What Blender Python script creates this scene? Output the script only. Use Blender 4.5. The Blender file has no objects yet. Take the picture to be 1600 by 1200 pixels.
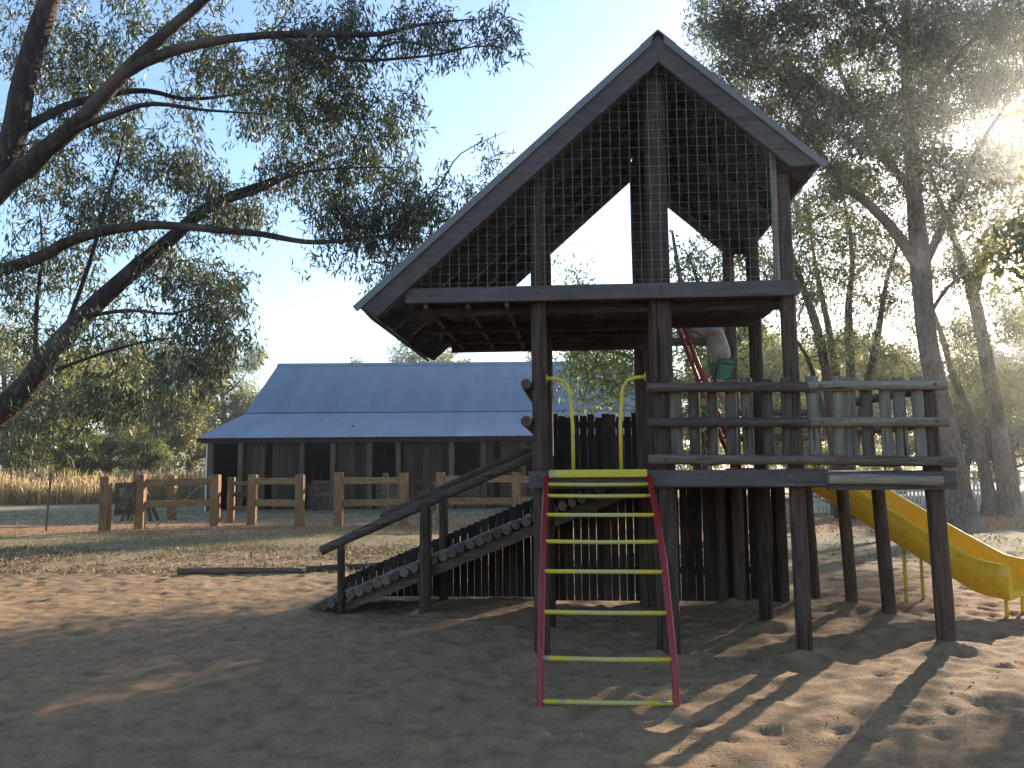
import bpy, math, random
import numpy as np
from mathutils import Vector, Matrix

random.seed(7)
RNG = np.random.default_rng(11)
SC = bpy.context.scene
COL = SC.collection
R = math.radians

# ------------------------------------------------------------------ camera
EYE = 1.55
FPX = 1300.0
PITCH, ROLL = R(5.85), R(0.45)
_f = np.array([0, math.cos(PITCH), math.sin(PITCH)])
_u0 = np.array([0, -math.sin(PITCH), math.cos(PITCH)])
_r0 = np.array([1.0, 0, 0])
_r = _r0 * math.cos(ROLL) - _u0 * math.sin(ROLL)
_u = _u0 * math.cos(ROLL) + _r0 * math.sin(ROLL)
cd = bpy.data.cameras.new('camera')
cd.sensor_fit = 'HORIZONTAL'
cd.sensor_width = 36.0
cd.lens = 36.0 * FPX / 1600.0
cd.clip_start = 0.05
cd.clip_end = 2000
cam = bpy.data.objects.new('camera', cd)
COL.objects.link(cam)
cam.matrix_world = Matrix(((_r[0], _u[0], -_f[0], 0), (_r[1], _u[1], -_f[1], 0),
                           (_r[2], _u[2], -_f[2], EYE), (0, 0, 0, 1)))
SC.camera = cam

# ------------------------------------------------------------------ light
SUN_AZ, SUN_EL = R(37.0), R(17.0)
world = bpy.data.worlds.new('World')
SC.world = world
world.use_nodes = True
wn = world.node_tree
wn.nodes.clear()
wo = wn.nodes.new('ShaderNodeOutputWorld')
wb = wn.nodes.new('ShaderNodeBackground')
ws = wn.nodes.new('ShaderNodeTexSky')
ws.sky_type = 'NISHITA'
ws.sun_disc = False
ws.sun_elevation = SUN_EL
ws.sun_rotation = SUN_AZ
ws.air_density = 1.0
ws.dust_density = 0.7
ws.ozone_density = 2.2
wb.inputs['Strength'].default_value = 0.125
wn.links.new(ws.outputs[0], wb.inputs[0])
wn.links.new(wb.outputs[0], wo.inputs[0])
sd = bpy.data.lights.new('sun', 'SUN')
sd.energy = 5.0
sd.angle = R(0.5)
sd.color = (1.0, 0.87, 0.69)
sun = bpy.data.objects.new('sun', sd)
COL.objects.link(sun)
SDIR = Vector((math.sin(SUN_AZ) * math.cos(SUN_EL), math.cos(SUN_AZ) * math.cos(SUN_EL), math.sin(SUN_EL)))
sun.rotation_euler = (-SDIR).to_track_quat('-Z', 'Y').to_euler()
sun.location = SDIR * 60
vs = SC.view_settings
vs.view_transform = 'Standard'
vs.look = 'None'
vs.gamma = 1.0
vs.use_curve_mapping = False
vs.exposure = 1.45
SC.cycles.max_bounces = 8
SC.cycles.transparent_max_bounces = 8

# ------------------------------------------------------------------ helpers
def at(px, py, Y):
    """point seen at photo pixel (1600 x 1200) at distance Y in front of the camera"""
    d = _f * FPX + _r * (px - 800) + _u * (600 - py)
    return np.array([0, 0, EYE]) + d * (Y / d[1])

def tag(o, label=None, cat=None, group=None, kind=None):
    if label: o['label'] = label
    if cat: o['category'] = cat
    if group: o['group'] = group
    if kind: o['kind'] = kind
    return o

def thing(name, label, cat, loc=(0, 0, 0), rz=0.0, group=None):
    o = bpy.data.objects.new(name, None)
    o.empty_display_size = 0.3
    COL.objects.link(o)
    o.location = loc
    o.rotation_euler = (0, 0, rz)
    return tag(o, label, cat, group)

def link(name, me, parent=None, loc=None, rot=None, scale=None):
    o = bpy.data.objects.new(name, me)
    COL.objects.link(o)
    if parent is not None: o.parent = parent
    if loc is not None: o.location = loc
    if rot is not None: o.rotation_euler = rot
    if scale is not None: o.scale = scale
    return o

class MB:
    def __init__(self):
        self.v = []; self.f = []
    def add(self, vs_, fs_):
        n = len(self.v)
        self.v += [tuple(map(float, p)) for p in vs_]
        self.f += [tuple(i + n for i in f) for f in fs_]
        return self
    def box(self, x0, x1, y0, y1, z0, z1):
        return self.add([(x0, y0, z0), (x1, y0, z0), (x1, y1, z0), (x0, y1, z0),
                         (x0, y0, z1), (x1, y0, z1), (x1, y1, z1), (x0, y1, z1)],
                        [(3, 2, 1, 0), (4, 5, 6, 7), (0, 1, 5, 4), (1, 2, 6, 5), (2, 3, 7, 6), (3, 0, 4, 7)])
    def cbox(self, x0, x1, y0, y1, z0, z1, c=0.006):
        """box with chamfered edges"""
        V, F = [], []
        X, Y, Z = (x0, x1), (y0, y1), (z0, z1)
        idx = {}
        for i in (0, 1):
            for j in (0, 1):
                for k in (0, 1):
                    sx, sy, sz = (c if i == 0 else -c), (c if j == 0 else -c), (c if k == 0 else -c)
                    for a, p in enumerate(((X[i], Y[j] + sy, Z[k] + sz), (X[i] + sx, Y[j], Z[k] + sz), (X[i] + sx, Y[j] + sy, Z[k]))):
                        idx[(i, j, k, a)] = len(V); V.append(p)
        g = lambda i, j, k, a: idx[(i, j, k, a)]
        for i in (0, 1):
            q = [g(i, 0, 0, 0), g(i, 1, 0, 0), g(i, 1, 1, 0), g(i, 0, 1, 0)]; F.append(q if i else q[::-1])
            q = [g(0, i, 0, 1), g(0, i, 1, 1), g(1, i, 1, 1), g(1, i, 0, 1)]; F.append(q if i else q[::-1])
            q = [g(0, 0, i, 2), g(1, 0, i, 2), g(1, 1, i, 2), g(0, 1, i, 2)]; F.append(q if i else q[::-1])
        for i in (0, 1):
            for j in (0, 1):
                F.append((g(i, j, 0, 0), g(i, j, 1, 0), g(i, j, 1, 1), g(i, j, 0, 1)))
                F.append((g(i, 0, j, 0), g(i, 1, j, 0), g(i, 1, j, 2), g(i, 0, j, 2)))
                F.append((g(0, i, j, 1), g(1, i, j, 1), g(1, i, j, 2), g(0, i, j, 2)))
                for k in (0, 1):
                    F.append((g(i, j, k, 0), g(i, j, k, 1), g(i, j, k, 2)))
        return self.add(V, F)
    def tube(self, pts, rad, n=8, caps=True):
        pts = [Vector(p) for p in pts]
        if not hasattr(rad, '__len__'): rad = [rad] * len(pts)
        V, F = [], []
        t0 = (pts[1] - pts[0]).normalized()
        ref = Vector((0, 0, 1)) if abs(t0.z) < 0.9 else Vector((1, 0, 0))
        a = t0.cross(ref).normalized()
        for i, p in enumerate(pts):
            if i == 0: t = t0
            elif i == len(pts) - 1: t = (pts[i] - pts[i - 1]).normalized()
            else: t = (pts[i + 1] - pts[i - 1]).normalized()
            a = (a - t * a.dot(t))
            if a.length < 1e-6: a = t.orthogonal()
            a.normalize()
            b = t.cross(a)
            for k in range(n):
                an = 2 * math.pi * k / n
                V.append(p + (a * math.cos(an) + b * math.sin(an)) * rad[i])
        for i in range(len(pts) - 1):
            for k in range(n):
                k2 = (k + 1) % n
                F.append((i * n + k, i * n + k2, (i + 1) * n + k2, (i + 1) * n + k))
        if caps:
            F.append(tuple(reversed(range(n))))
            F.append(tuple((len(pts) - 1) * n + k for k in range(n)))
        return self.add(V, F)
    def prism(self, poly, axis, a0, a1):
        """extrude a polygon given in the two other axes"""
        n = len(poly)
        def mk(p, a):
            return {'x': (a, p[0], p[1]), 'y': (p[0], a, p[1]), 'z': (p[0], p[1], a)}[axis]
        V = [mk(p, a0) for p in poly] + [mk(p, a1) for p in poly]
        F = [tuple(range(n)), tuple(reversed(range(n, 2 * n)))]
        F += [(i, i + n, (i + 1) % n + n, (i + 1) % n) for i in range(n)]
        return self.add(V, F)
    def mesh(self, name, mat, smooth=False):
        me = bpy.data.meshes.new(name)
        me.from_pydata(self.v, [], self.f)
        if mat is not None: me.materials.append(mat)
        if smooth:
            me.polygons.foreach_set('use_smooth', [len(p.vertices) == 4 for p in me.polygons])
        me.update()
        return me
    def build(self, name, mat, parent=None, smooth=False, **kw):
        import bmesh
        me = self.mesh(name, mat, smooth)
        bm = bmesh.new(); bm.from_mesh(me)
        bmesh.ops.recalc_face_normals(bm, faces=bm.faces)
        bm.to_mesh(me); bm.free()
        return link(name, me, parent, **kw)

def quad_mesh(name, verts, quads, mat, smooth=False):
    me = bpy.data.meshes.new(name)
    nv, nq = len(verts), len(quads)
    me.vertices.add(nv)
    me.vertices.foreach_set('co', np.ascontiguousarray(verts, np.float32).ravel())
    me.loops.add(nq * 4)
    me.loops.foreach_set('vertex_index', np.ascontiguousarray(quads, np.int32).ravel())
    me.polygons.add(nq)
    me.polygons.foreach_set('loop_start', np.arange(0, nq * 4, 4, dtype=np.int32))
    me.polygons.foreach_set('loop_total', np.full(nq, 4, np.int32))
    if smooth: me.polygons.foreach_set('use_smooth', np.ones(nq, bool))
    me.update(calc_edges=True)
    if mat is not None: me.materials.append(mat)
    return me

def wobble_log(p0, p1, r, n=9, seg=6, jr=0.06, bow=0.0, seed=0):
    rr = random.Random(seed)
    p0, p1 = Vector(p0), Vector(p1)
    ax = (p1 - p0).normalized(); side = ax.orthogonal().normalized()
    pts, rad = [], []
    ph = rr.uniform(0, 6.28)
    for i in range(seg + 1):
        t = i / seg
        pts.append(p0.lerp(p1, t) + side * bow * math.sin(math.pi * t + ph * 0.2))
        rad.append(r * (1 + rr.uniform(-jr, jr)))
    # small rounded ends
    pts = [pts[0]] + [pts[0] + ax * r * 0.12] + pts[1:-1] + [pts[-1] - ax * r * 0.12, pts[-1]]
    rad = [rad[0] * 0.86] + [rad[0]] + rad[1:-1] + [rad[-1], rad[-1] * 0.86]
    return MB().tube(pts, rad, n)

# ------------------------------------------------------------------ materials
def newmat(name):
    m = bpy.data.materials.new(name); m.use_nodes = True
    nt = m.node_tree
    b = nt.nodes['Principled BSDF']
    return m, nt, b

def N(nt, typ, **kw):
    n = nt.nodes.new(typ)
    for k, v in kw.items(): setattr(n, k, v)
    return n

def ramp(nt, fac, stops):
    r = N(nt, 'ShaderNodeValToRGB')
    el = r.color_ramp.elements
    el[0].position, el[0].color = stops[0][0], (*stops[0][1], 1)
    el[1].position, el[1].color = stops[-1][0], (*stops[-1][1], 1)
    for p, c in stops[1:-1]:
        e = el.new(p); e.color = (*c, 1)
    nt.links.new(fac, r.inputs[0])
    return r.outputs[0]

def mixc(nt, fac, a, b, mode='MIX'):
    m = N(nt, 'ShaderNodeMix', data_type='RGBA', blend_type=mode)
    for s, v in (('Factor', fac), ('A', a), ('B', b)):
        inp = [i for i in m.inputs if i.name == s and (i.type == 'RGBA' or s == 'Factor' and i.type == 'VALUE')][0]
        if hasattr(v, 'links'): nt.links.new(v, inp)
        else: inp.default_value = v if s == 'Factor' else (*v, 1)
    return [o for o in m.outputs if o.type == 'RGBA'][0]

def wood(name, c_dark, c_mid, c_light, rough=0.8, scale=(14, 14, 1.6), bump=0.25, vary=0.35, crack=1.0):
    """weathered timber: streaks along the local long axis, knots, a per-piece tint"""
    m, nt, b = newmat(name)
    tc = N(nt, 'ShaderNodeTexCoord')
    oi = N(nt, 'ShaderNodeObjectInfo')
    ad = N(nt, 'ShaderNodeVectorMath', operation='ADD')
    sc3 = N(nt, 'ShaderNodeVectorMath', operation='SCALE')
    sc3.inputs['Scale'].default_value = 37.0
    cmb = N(nt, 'ShaderNodeCombineXYZ')
    for i in range(3): nt.links.new(oi.outputs['Random'], cmb.inputs[i])
    nt.links.new(cmb.outputs[0], sc3.inputs[0])
    nt.links.new(tc.outputs['Object'], ad.inputs[0]); nt.links.new(sc3.outputs[0], ad.inputs[1])
    mp = N(nt, 'ShaderNodeMapping'); mp.inputs['Scale'].default_value = scale
    nt.links.new(ad.outputs[0], mp.inputs[0])
    n1 = N(nt, 'ShaderNodeTexNoise'); n1.inputs['Scale'].default_value = 2.2
    n1.inputs['Detail'].default_value = 7; n1.inputs['Roughness'].default_value = 0.65
    nt.links.new(mp.outputs[0], n1.inputs['Vector'])
    n2 = N(nt, 'ShaderNodeTexNoise'); n2.inputs['Scale'].default_value = 1.1
    n2.inputs['Detail'].default_value = 3
    nt.links.new(ad.outputs[0], n2.inputs['Vector'])
    col = ramp(nt, n1.outputs['Fac'], [(0.28, c_dark), (0.5, c_mid), (0.74, c_light)])
    tint = ramp(nt, n2.outputs['Fac'], [(0.3, (0.72, 0.72, 0.74)), (0.7, (1.15, 1.1, 1.05))])
    c2 = mixc(nt, 0.7, col, tint, 'MULTIPLY')
    mp4 = N(nt, 'ShaderNodeMapping'); mp4.inputs['Scale'].default_value = tuple(q * (2.6 if q > 4 else 0.55) for q in scale)
    nt.links.new(ad.outputs[0], mp4.inputs[0])
    n4 = N(nt, 'ShaderNodeTexNoise'); n4.inputs['Scale'].default_value = 1.0; n4.inputs['Detail'].default_value = 4; n4.inputs['Roughness'].default_value = 0.6
    nt.links.new(mp4.outputs[0], n4.inputs['Vector'])
    ck = ramp(nt, n4.outputs['Fac'], [(0.60, (0, 0, 0)), (0.655, (1, 1, 1))])
    c2 = mixc(nt, ck, c2, tuple(q * (0.35 if crack > 0.5 else 0.85) for q in c_dark))
    mr = N(nt, 'ShaderNodeMapRange'); mr.inputs['To Min'].default_value = 1 - vary; mr.inputs['To Max'].default_value = 1 + vary
    nt.links.new(oi.outputs['Random'], mr.inputs[0])
    hs = N(nt, 'ShaderNodeHueSaturation'); nt.links.new(c2, hs.inputs['Color']); nt.links.new(mr.outputs[0], hs.inputs['Value'])
    nt.links.new(hs.outputs[0], b.inputs['Base Color'])
    b.inputs['Roughness'].default_value = rough
    b.inputs['Specular IOR Level'].default_value = 0.25
    bp = N(nt, 'ShaderNodeBump'); bp.inputs['Strength'].default_value = bump; bp.inputs['Distance'].default_value = 0.02
    nt.links.new(n1.outputs['Fac'], bp.inputs['Height']); nt.links.new(bp.outputs[0], b.inputs['Normal'])
    return m

def paint(name, col, rough=0.35, chip=(0.25, 0.2, 0.15), amt=0.58, spec=0.5):
    m, nt, b = newmat(name)
    tc = N(nt, 'ShaderNodeTexCoord')
    n1 = N(nt, 'ShaderNodeTexNoise'); n1.inputs['Scale'].default_value = 9; n1.inputs['Detail'].default_value = 8
    n1.inputs['Roughness'].default_value = 0.7
    nt.links.new(tc.outputs['Object'], n1.inputs['Vector'])
    c1 = ramp(nt, n1.outputs['Fac'], [(0.35, tuple(x * 0.82 for x in col)), (0.6, col)])
    msk = ramp(nt, n1.outputs['Fac'], [(amt + 0.1, (0, 0, 0)), (amt + 0.16, (1, 1, 1))])
    c2 = mixc(nt, msk, c1, chip)
    nt.links.new(c2, b.inputs['Base Color'])
    rr = ramp(nt, n1.outputs['Fac'], [(0.3, (rough,) * 3), (0.75, (min(1, rough + 0.3),) * 3)])
    nt.links.new(rr, b.inputs['Roughness'])
    b.inputs['Specular IOR Level'].default_value = spec
    return m

def wornmat(name, col, bare):
    m = paint(name, col, 0.4, (0.33, 0.29, 0.2), 0.46)
    nt = m.node_tree; b = nt.nodes['Principled BSDF']
    src = b.inputs['Base Color'].links[0].from_socket
    tc = N(nt, 'ShaderNodeTexCoord'); sp = N(nt, 'ShaderNodeSeparateXYZ'); nt.links.new(tc.outputs['Object'], sp.inputs[0])
    ab = N(nt, 'ShaderNodeMath', operation='ABSOLUTE'); nt.links.new(sp.outputs['X'], ab.inputs[0])
    nz = N(nt, 'ShaderNodeTexNoise'); nz.inputs['Scale'].default_value = 14; nz.inputs['Detail'].default_value = 6; nt.links.new(tc.outputs['Object'], nz.inputs['Vector'])
    sb = N(nt, 'ShaderNodeMath', operation='MULTIPLY_ADD'); sb.inputs[1].default_value = -0.34; nt.links.new(nz.outputs['Fac'], sb.inputs[0]); nt.links.new(ab.outputs[0], sb.inputs[2])
    ms = ramp(nt, sb.outputs[0], [(0.0, (1, 1, 1)), (0.10, (0, 0, 0))])
    nt.links.new(mixc(nt, ms, src, bare), b.inputs['Base Color'])
    return m

def leafmat(name, c1, c2, c3, trans=0.42, tcol=1.7, tb=0.55, gloss=0.08):
    m, nt, b = newmat(name)
    nt.nodes.remove(b)
    out = [n for n in nt.nodes if n.type == 'OUTPUT_MATERIAL'][0]
    g = N(nt, 'ShaderNodeNewGeometry')
    col = ramp(nt, g.outputs['Random Per Island'], [(0.0, c1), (0.55, c2), (1.0, c3)])
    df = N(nt, 'ShaderNodeBsdfDiffuse'); nt.links.new(col, df.inputs[0])
    tr = N(nt, 'ShaderNodeBsdfTranslucent')
    tc_ = mixc(nt, 1.0, col, (tcol * 1.0, tcol * 1.02, tcol * tb), 'MULTIPLY')
    nt.links.new(tc_, tr.inputs[0])
    mx = N(nt, 'ShaderNodeMixShader'); mx.inputs[0].default_value = trans
    nt.links.new(df.outputs[0], mx.inputs[1]); nt.links.new(tr.outputs[0], mx.inputs[2])
    gl = N(nt, 'ShaderNodeBsdfGlossy'); gl.inputs['Roughness'].default_value = 0.5
    gl.inputs[0].default_value = (0.8, 0.85, 0.8, 1)
    m2 = N(nt, 'ShaderNodeMixShader'); m2.inputs[0].default_value = gloss
    nt.links.new(mx.outputs[0], m2.inputs[1]); nt.links.new(gl.outputs[0], m2.inputs[2])
    nt.links.new(m2.outputs[0], out.inputs[0])
    return m

def barkmat(name, dark, mid, light):
    m, nt, b = newmat(name)
    tc = N(nt, 'ShaderNodeTexCoord')
    mp = N(nt, 'ShaderNodeMapping'); mp.inputs['Scale'].default_value = (11, 11, 3.2)
    nt.links.new(tc.outputs['Object'], mp.inputs[0])
    n1 = N(nt, 'ShaderNodeTexNoise'); n1.inputs['Scale'].default_value = 1.6; n1.inputs['Detail'].default_value = 8
    n1.inputs['Roughness'].default_value = 0.68
    nt.links.new(mp.outputs[0], n1.inputs['Vector'])
    n2 = N(nt, 'ShaderNodeTexNoise'); n2.inputs['Scale'].default_value = 0.9; n2.inputs['Detail'].default_value = 4
    nt.links.new(tc.outputs['Object'], n2.inputs['Vector'])
    c = ramp(nt, n1.outputs['Fac'], [(0.3, dark), (0.52, mid), (0.72, light)])
    pale = ramp(nt, n2.outputs['Fac'], [(0.52, (0, 0, 0)), (0.66, (1, 1, 1))])
    c2 = mixc(nt, pale, c, tuple(x * 1.5 for x in light))
    nt.links.new(mixc(nt, 0.45, c, c2), b.inputs['Base Color'])
    b.inputs['Roughness'].default_value = 0.85
    b.inputs['Specular IOR Level'].default_value = 0.2
    bp = N(nt, 'ShaderNodeBump'); bp.inputs['Strength'].default_value = 0.6; bp.inputs['Distance'].default_value = 0.04
    nt.links.new(n1.outputs['Fac'], bp.inputs['Height']); nt.links.new(bp.outputs[0], b.inputs['Normal'])
    return m

M = {}
M['post'] = wood('dark_pole', (0.032, 0.02, 0.014), (0.075, 0.047, 0.034), (0.13, 0.088, 0.066))
M['trim'] = wood('painted_trim', (0.075, 0.062, 0.06), (0.105, 0.088, 0.085), (0.14, 0.12, 0.115), scale=(1.5, 8, 8), bump=0.12, vary=0.08, crack=0.0)
M['boardx'] = wood('dark_board_across', (0.04, 0.028, 0.022), (0.08, 0.058, 0.045), (0.13, 0.1, 0.08), scale=(1.6, 14, 14))
M['boardy'] = wood('dark_board_deep', (0.04, 0.028, 0.022), (0.08, 0.058, 0.045), (0.13, 0.1, 0.08), scale=(14, 1.6, 14))
M['rail'] = wood('rail_log', (0.055, 0.038, 0.03), (0.12, 0.086, 0.066), (0.2, 0.15, 0.12), scale=(1.6, 14, 14))
M['rail_y'] = wood('rail_log_deep', (0.055, 0.038, 0.03), (0.12, 0.086, 0.066), (0.2, 0.15, 0.12), scale=(14, 1.6, 14))
M['grey'] = wood('weathered_log', (0.12, 0.10, 0.07), (0.25, 0.215, 0.155), (0.37, 0.325, 0.24), scale=(1.6, 14, 14), vary=0.15)
M['grey_z'] = wood('weathered_picket', (0.12, 0.105, 0.08), (0.23, 0.20, 0.155), (0.34, 0.30, 0.235), vary=0.2)
M['picket'] = wood('brown_picket', (0.05, 0.036, 0.03), (0.115, 0.085, 0.068), (0.19, 0.145, 0.12))
M['paling'] = wood('paling', (0.014, 0.009, 0.007), (0.032, 0.021, 0.015), (0.06, 0.042, 0.03), vary=0.45)
M['fence'] = wood('sawn_fence', (0.13, 0.065, 0.026), (0.27, 0.15, 0.066), (0.40, 0.25, 0.125), vary=0.15)
M['fence_x'] = wood('sawn_rail', (0.15, 0.085, 0.038), (0.28, 0.17, 0.08), (0.40, 0.27, 0.15), scale=(1.6, 14, 14), vary=0.15)
M['old'] = wood('old_gate', (0.06, 0.042, 0.03), (0.12, 0.086, 0.062), (0.2, 0.15, 0.11), scale=(2, 10, 10))
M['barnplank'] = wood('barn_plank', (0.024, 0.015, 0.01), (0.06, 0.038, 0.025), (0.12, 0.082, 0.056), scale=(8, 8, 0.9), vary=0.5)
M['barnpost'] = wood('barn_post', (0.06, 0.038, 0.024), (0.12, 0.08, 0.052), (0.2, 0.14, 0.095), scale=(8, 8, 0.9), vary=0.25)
M['white'] = paint('white_picket', (0.72, 0.71, 0.68), 0.6, (0.4, 0.37, 0.33), 0.6)
M['red'] = paint('red_paint', (0.30, 0.013, 0.018), 0.3, (0.16, 0.09, 0.07), 0.5)
M['yellow'] = paint('yellow_paint', (0.68, 0.50, 0.035), 0.4, (0.33, 0.29, 0.2), 0.46)
M['rung'] = wornmat('worn_yellow', (0.68, 0.50, 0.035), (0.52, 0.42, 0.14))
M['slide'] = paint('slide_plastic', (0.80, 0.44, 0.016), 0.2, (0.55, 0.33, 0.07), 0.5)
M['steel'] = paint('rusty_steel', (0.16, 0.085, 0.06), 0.7, (0.07, 0.05, 0.045), 0.45, 0.3)
M['wire'] = paint('galvanised_wire', (0.36, 0.34, 0.32), 0.5, (0.25, 0.2, 0.16), 0.55, 0.4)
M['bark_gum'] = barkmat('bark_gum', (0.02, 0.014, 0.011), (0.052, 0.036, 0.029), (0.125, 0.093, 0.075))
M['bark_grey'] = barkmat('bark_grey', (0.075, 0.055, 0.045), (0.15, 0.115, 0.095), (0.26, 0.215, 0.185))
M['leaf_gum'] = leafmat('leaf_gum', (0.032, 0.042, 0.024), (0.058, 0.068, 0.036), (0.105, 0.108, 0.054), 0.38, 1.5)
M['leaf_far'] = leafmat('leaf_far', (0.075, 0.08, 0.026), (0.13, 0.125, 0.04), (0.22, 0.19, 0.07), 0.6, 1.9)
M['leaf_right'] = leafmat('leaf_right', (0.042, 0.046, 0.018), (0.074, 0.078, 0.028), (0.125, 0.118, 0.044), 0.55, 1.9)
M['leaf_fresh'] = leafmat('leaf_fresh', (0.07, 0.09, 0.02), (0.12, 0.145, 0.03), (0.19, 0.20, 0.05), 0.5, 1.9)
M['grass'] = leafmat('dry_grass', (0.30, 0.20, 0.10), (0.42, 0.30, 0.155), (0.58, 0.46, 0.29), 0.55, 1.4, 0.95, 0.02)
M['litter'] = leafmat('leaf_litter', (0.14, 0.095, 0.055), (0.26, 0.19, 0.115), (0.40, 0.31, 0.2), 0.15, 1.0, 0.55, 0.012)
M['tuft'] = leafmat('short_grass', (0.13, 0.12, 0.06), (0.2, 0.18, 0.09), (0.3, 0.25, 0.13), 0.3, 1.2, 0.55, 0.012)

def tinmat(name, col, var):
    m, nt, b = newmat(name)
    tc = N(nt, 'ShaderNodeTexCoord')
    mp = N(nt, 'ShaderNodeMapping'); mp.inputs['Scale'].default_value = (1.3, 0.25, 0.25)
    nt.links.new(tc.outputs['Object'], mp.inputs[0])
    n1 = N(nt, 'ShaderNodeTexNoise'); n1.inputs['Scale'].default_value = 1.0; n1.inputs['Detail'].default_value = 7
    nt.links.new(mp.outputs[0], n1.inputs['Vector'])
    c = ramp(nt, n1.outputs['Fac'], [(0.3, tuple(x * (1 - var) for x in col)), (0.7, tuple(x * (1 + var) for x in col))])
    sp = N(nt, 'ShaderNodeSeparateXYZ'); nt.links.new(tc.outputs['Object'], sp.inputs[0])
    dv = N(nt, 'ShaderNodeMath', operation='DIVIDE'); dv.inputs[1].default_value = 0.76; nt.links.new(sp.outputs['X'], dv.inputs[0])
    fl = N(nt, 'ShaderNodeMath', operation='FLOOR'); nt.links.new(dv.outputs[0], fl.inputs[0])
    wn_ = N(nt, 'ShaderNodeTexWhiteNoise', noise_dimensions='1D'); nt.links.new(fl.outputs[0], wn_.inputs['W'])
    tint = ramp(nt, wn_.outputs['Value'], [(0.0, (0.955, 0.955, 0.955)), (1.0, (1.045, 1.045, 1.04))])
    c = mixc(nt, 1.0, c, tint, 'MULTIPLY')
    nr = N(nt, 'ShaderNodeTexNoise'); nr.inputs['Scale'].default_value = 0.8; nr.inputs['Detail'].default_value = 8; nr.inputs['Roughness'].default_value = 0.7
    nt.links.new(mp.outputs[0], nr.inputs['Vector'])
    c = mixc(nt, ramp(nt, nr.outputs['Fac'], [(0.64, (0, 0, 0)), (0.8, (0.3, 0.3, 0.3))]), c, (0.16, 0.11, 0.08))
    nt.links.new(c, b.inputs['Base Color'])
    b.inputs['Roughness'].default_value = 0.55
    b.inputs['Metallic'].default_value = 0.25
    return m
M['tin'] = tinmat('galvanised_roof', (0.175, 0.215, 0.265), 0.10)
M['tin_dark'] = tinmat('tower_roof_tin', (0.16, 0.15, 0.15), 0.15)
def plain(name, col, rough=0.8):
    m, nt, b = newmat(name)
    tc = N(nt, 'ShaderNodeTexCoord')
    n1 = N(nt, 'ShaderNodeTexNoise'); n1.inputs['Scale'].default_value = 30
    nt.links.new(tc.outputs['Object'], n1.inputs['Vector'])
    c = ramp(nt, n1.outputs['Fac'], [(0.3, tuple(x * 0.8 for x in col)), (0.7, tuple(x * 1.1 for x in col))])
    nt.links.new(c, b.inputs['Base Color']); b.inputs['Roughness'].default_value = rough
    b.inputs['Specular IOR Level'].default_value = 0.15
    return m
M['skin'] = plain('skin', (0.5, 0.31, 0.22), 0.55)
M['shirt'] = plain('grey_shirt', (0.5, 0.49, 0.5))
M['shorts'] = plain('green_shorts', (0.12, 0.24, 0.18))
M['hair'] = plain('brown_hair', (0.06, 0.035, 0.02), 0.5)
M['shoe'] = plain('tan_shoe', (0.5, 0.36, 0.2))
M['darkiron'] = plain('dark_iron', (0.02, 0.017, 0.016), 0.95)

# ------------------------------------------------------------------ ground
def vnoise(x, y, seed):
    xi = np.floor(x).astype(np.int64); yi = np.floor(y).astype(np.int64)
    fx, fy = x - xi, y - yi
    fx = fx * fx * (3 - 2 * fx); fy = fy * fy * (3 - 2 * fy)
    def h(a, b):
        n = (a * 374761393 + b * 668265263 + seed * 982451653) & 0x7fffffff
        n = ((n ^ (n >> 13)) * 1274126177) & 0x7fffffff
        return ((n ^ (n >> 16)) & 0xffff) / 65535.0
    return ((h(xi, yi) * (1 - fx) + h(xi + 1, yi) * fx) * (1 - fy) + (h(xi, yi + 1) * (1 - fx) + h(xi + 1, yi + 1) * fx) * fy) - 0.5

def sstep(a, b, x):
    t = np.clip((x - a) / (b - a), 0, 1); return t * t * (3 - 2 * t)

_pr = np.random.default_rng(5)
PX = _pr.uniform(-9, 9, 2600); PY = _pr.uniform(2.0, 15, 2600)
PR = _pr.uniform(0.05, 0.12, 2600); PD = _pr.uniform(0.006, 0.027, 2600)

def ground_base(x, y):
    z = 0.085 * sstep(1.5, 3.6, x) * (1 - sstep(11, 16, y))
    z = z + 0.03 * vnoise(x * 0.6, y * 0.6, 3) + 0.06 * vnoise(x * 0.13, y * 0.13, 4) * sstep(9, 25, y)
    return z

def gz(x, y):
    return float(ground_base(np.array([x], float), np.array([y], float))[0])

def axis(fine0, fine1, step, lo, hi, growth):
    a = list(np.arange(fine0, fine1, step))
    s, p = step, a[-1]
    while p < hi:
        s *= growth; p += s; a.append(p)
    s, p = step, a[0]
    while p > lo:
        s *= growth; p -= s; a.insert(0, p)
    return np.array(a)

gx = axis(-8.0, 7.5, 0.042, -700, 700, 1.11)
gy = axis(3.0, 14.0, 0.042, -120, 1200, 1.10)
GX, GY = np.meshgrid(gx, gy)
GZ = ground_base(GX, GY)
near = (1 - sstep(13, 22, GY)) * (1 - sstep(8, 14, np.abs(GX)))
GZ += near * (0.026 * vnoise(GX * 2.7, GY * 3.4, 8) + 0.022 * vnoise(GX * 6.5, GY * 7.1, 9) + 0.015 * vnoise(GX * 12, GY * 13, 10))
for px, py, pr, pd in zip(PX, PY, PR, PD):
    i0, i1 = np.searchsorted(gx, [px - 3 * pr, px + 3 * pr]); j0, j1 = np.searchsorted(gy, [py - 3 * pr, py + 3 * pr])
    if i1 <= i0 or j1 <= j0: continue
    d2 = ((GX[j0:j1, i0:i1] - px) ** 2 + (GY[j0:j1, i0:i1] - py) ** 2) / pr ** 2
    GZ[j0:j1, i0:i1] += -pd * np.exp(-d2) + 0.35 * pd * np.exp(-((np.sqrt(d2) - 1.4) / 0.4) ** 2)
_c4, _s4 = math.cos(R(4)), math.sin(R(4))
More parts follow.
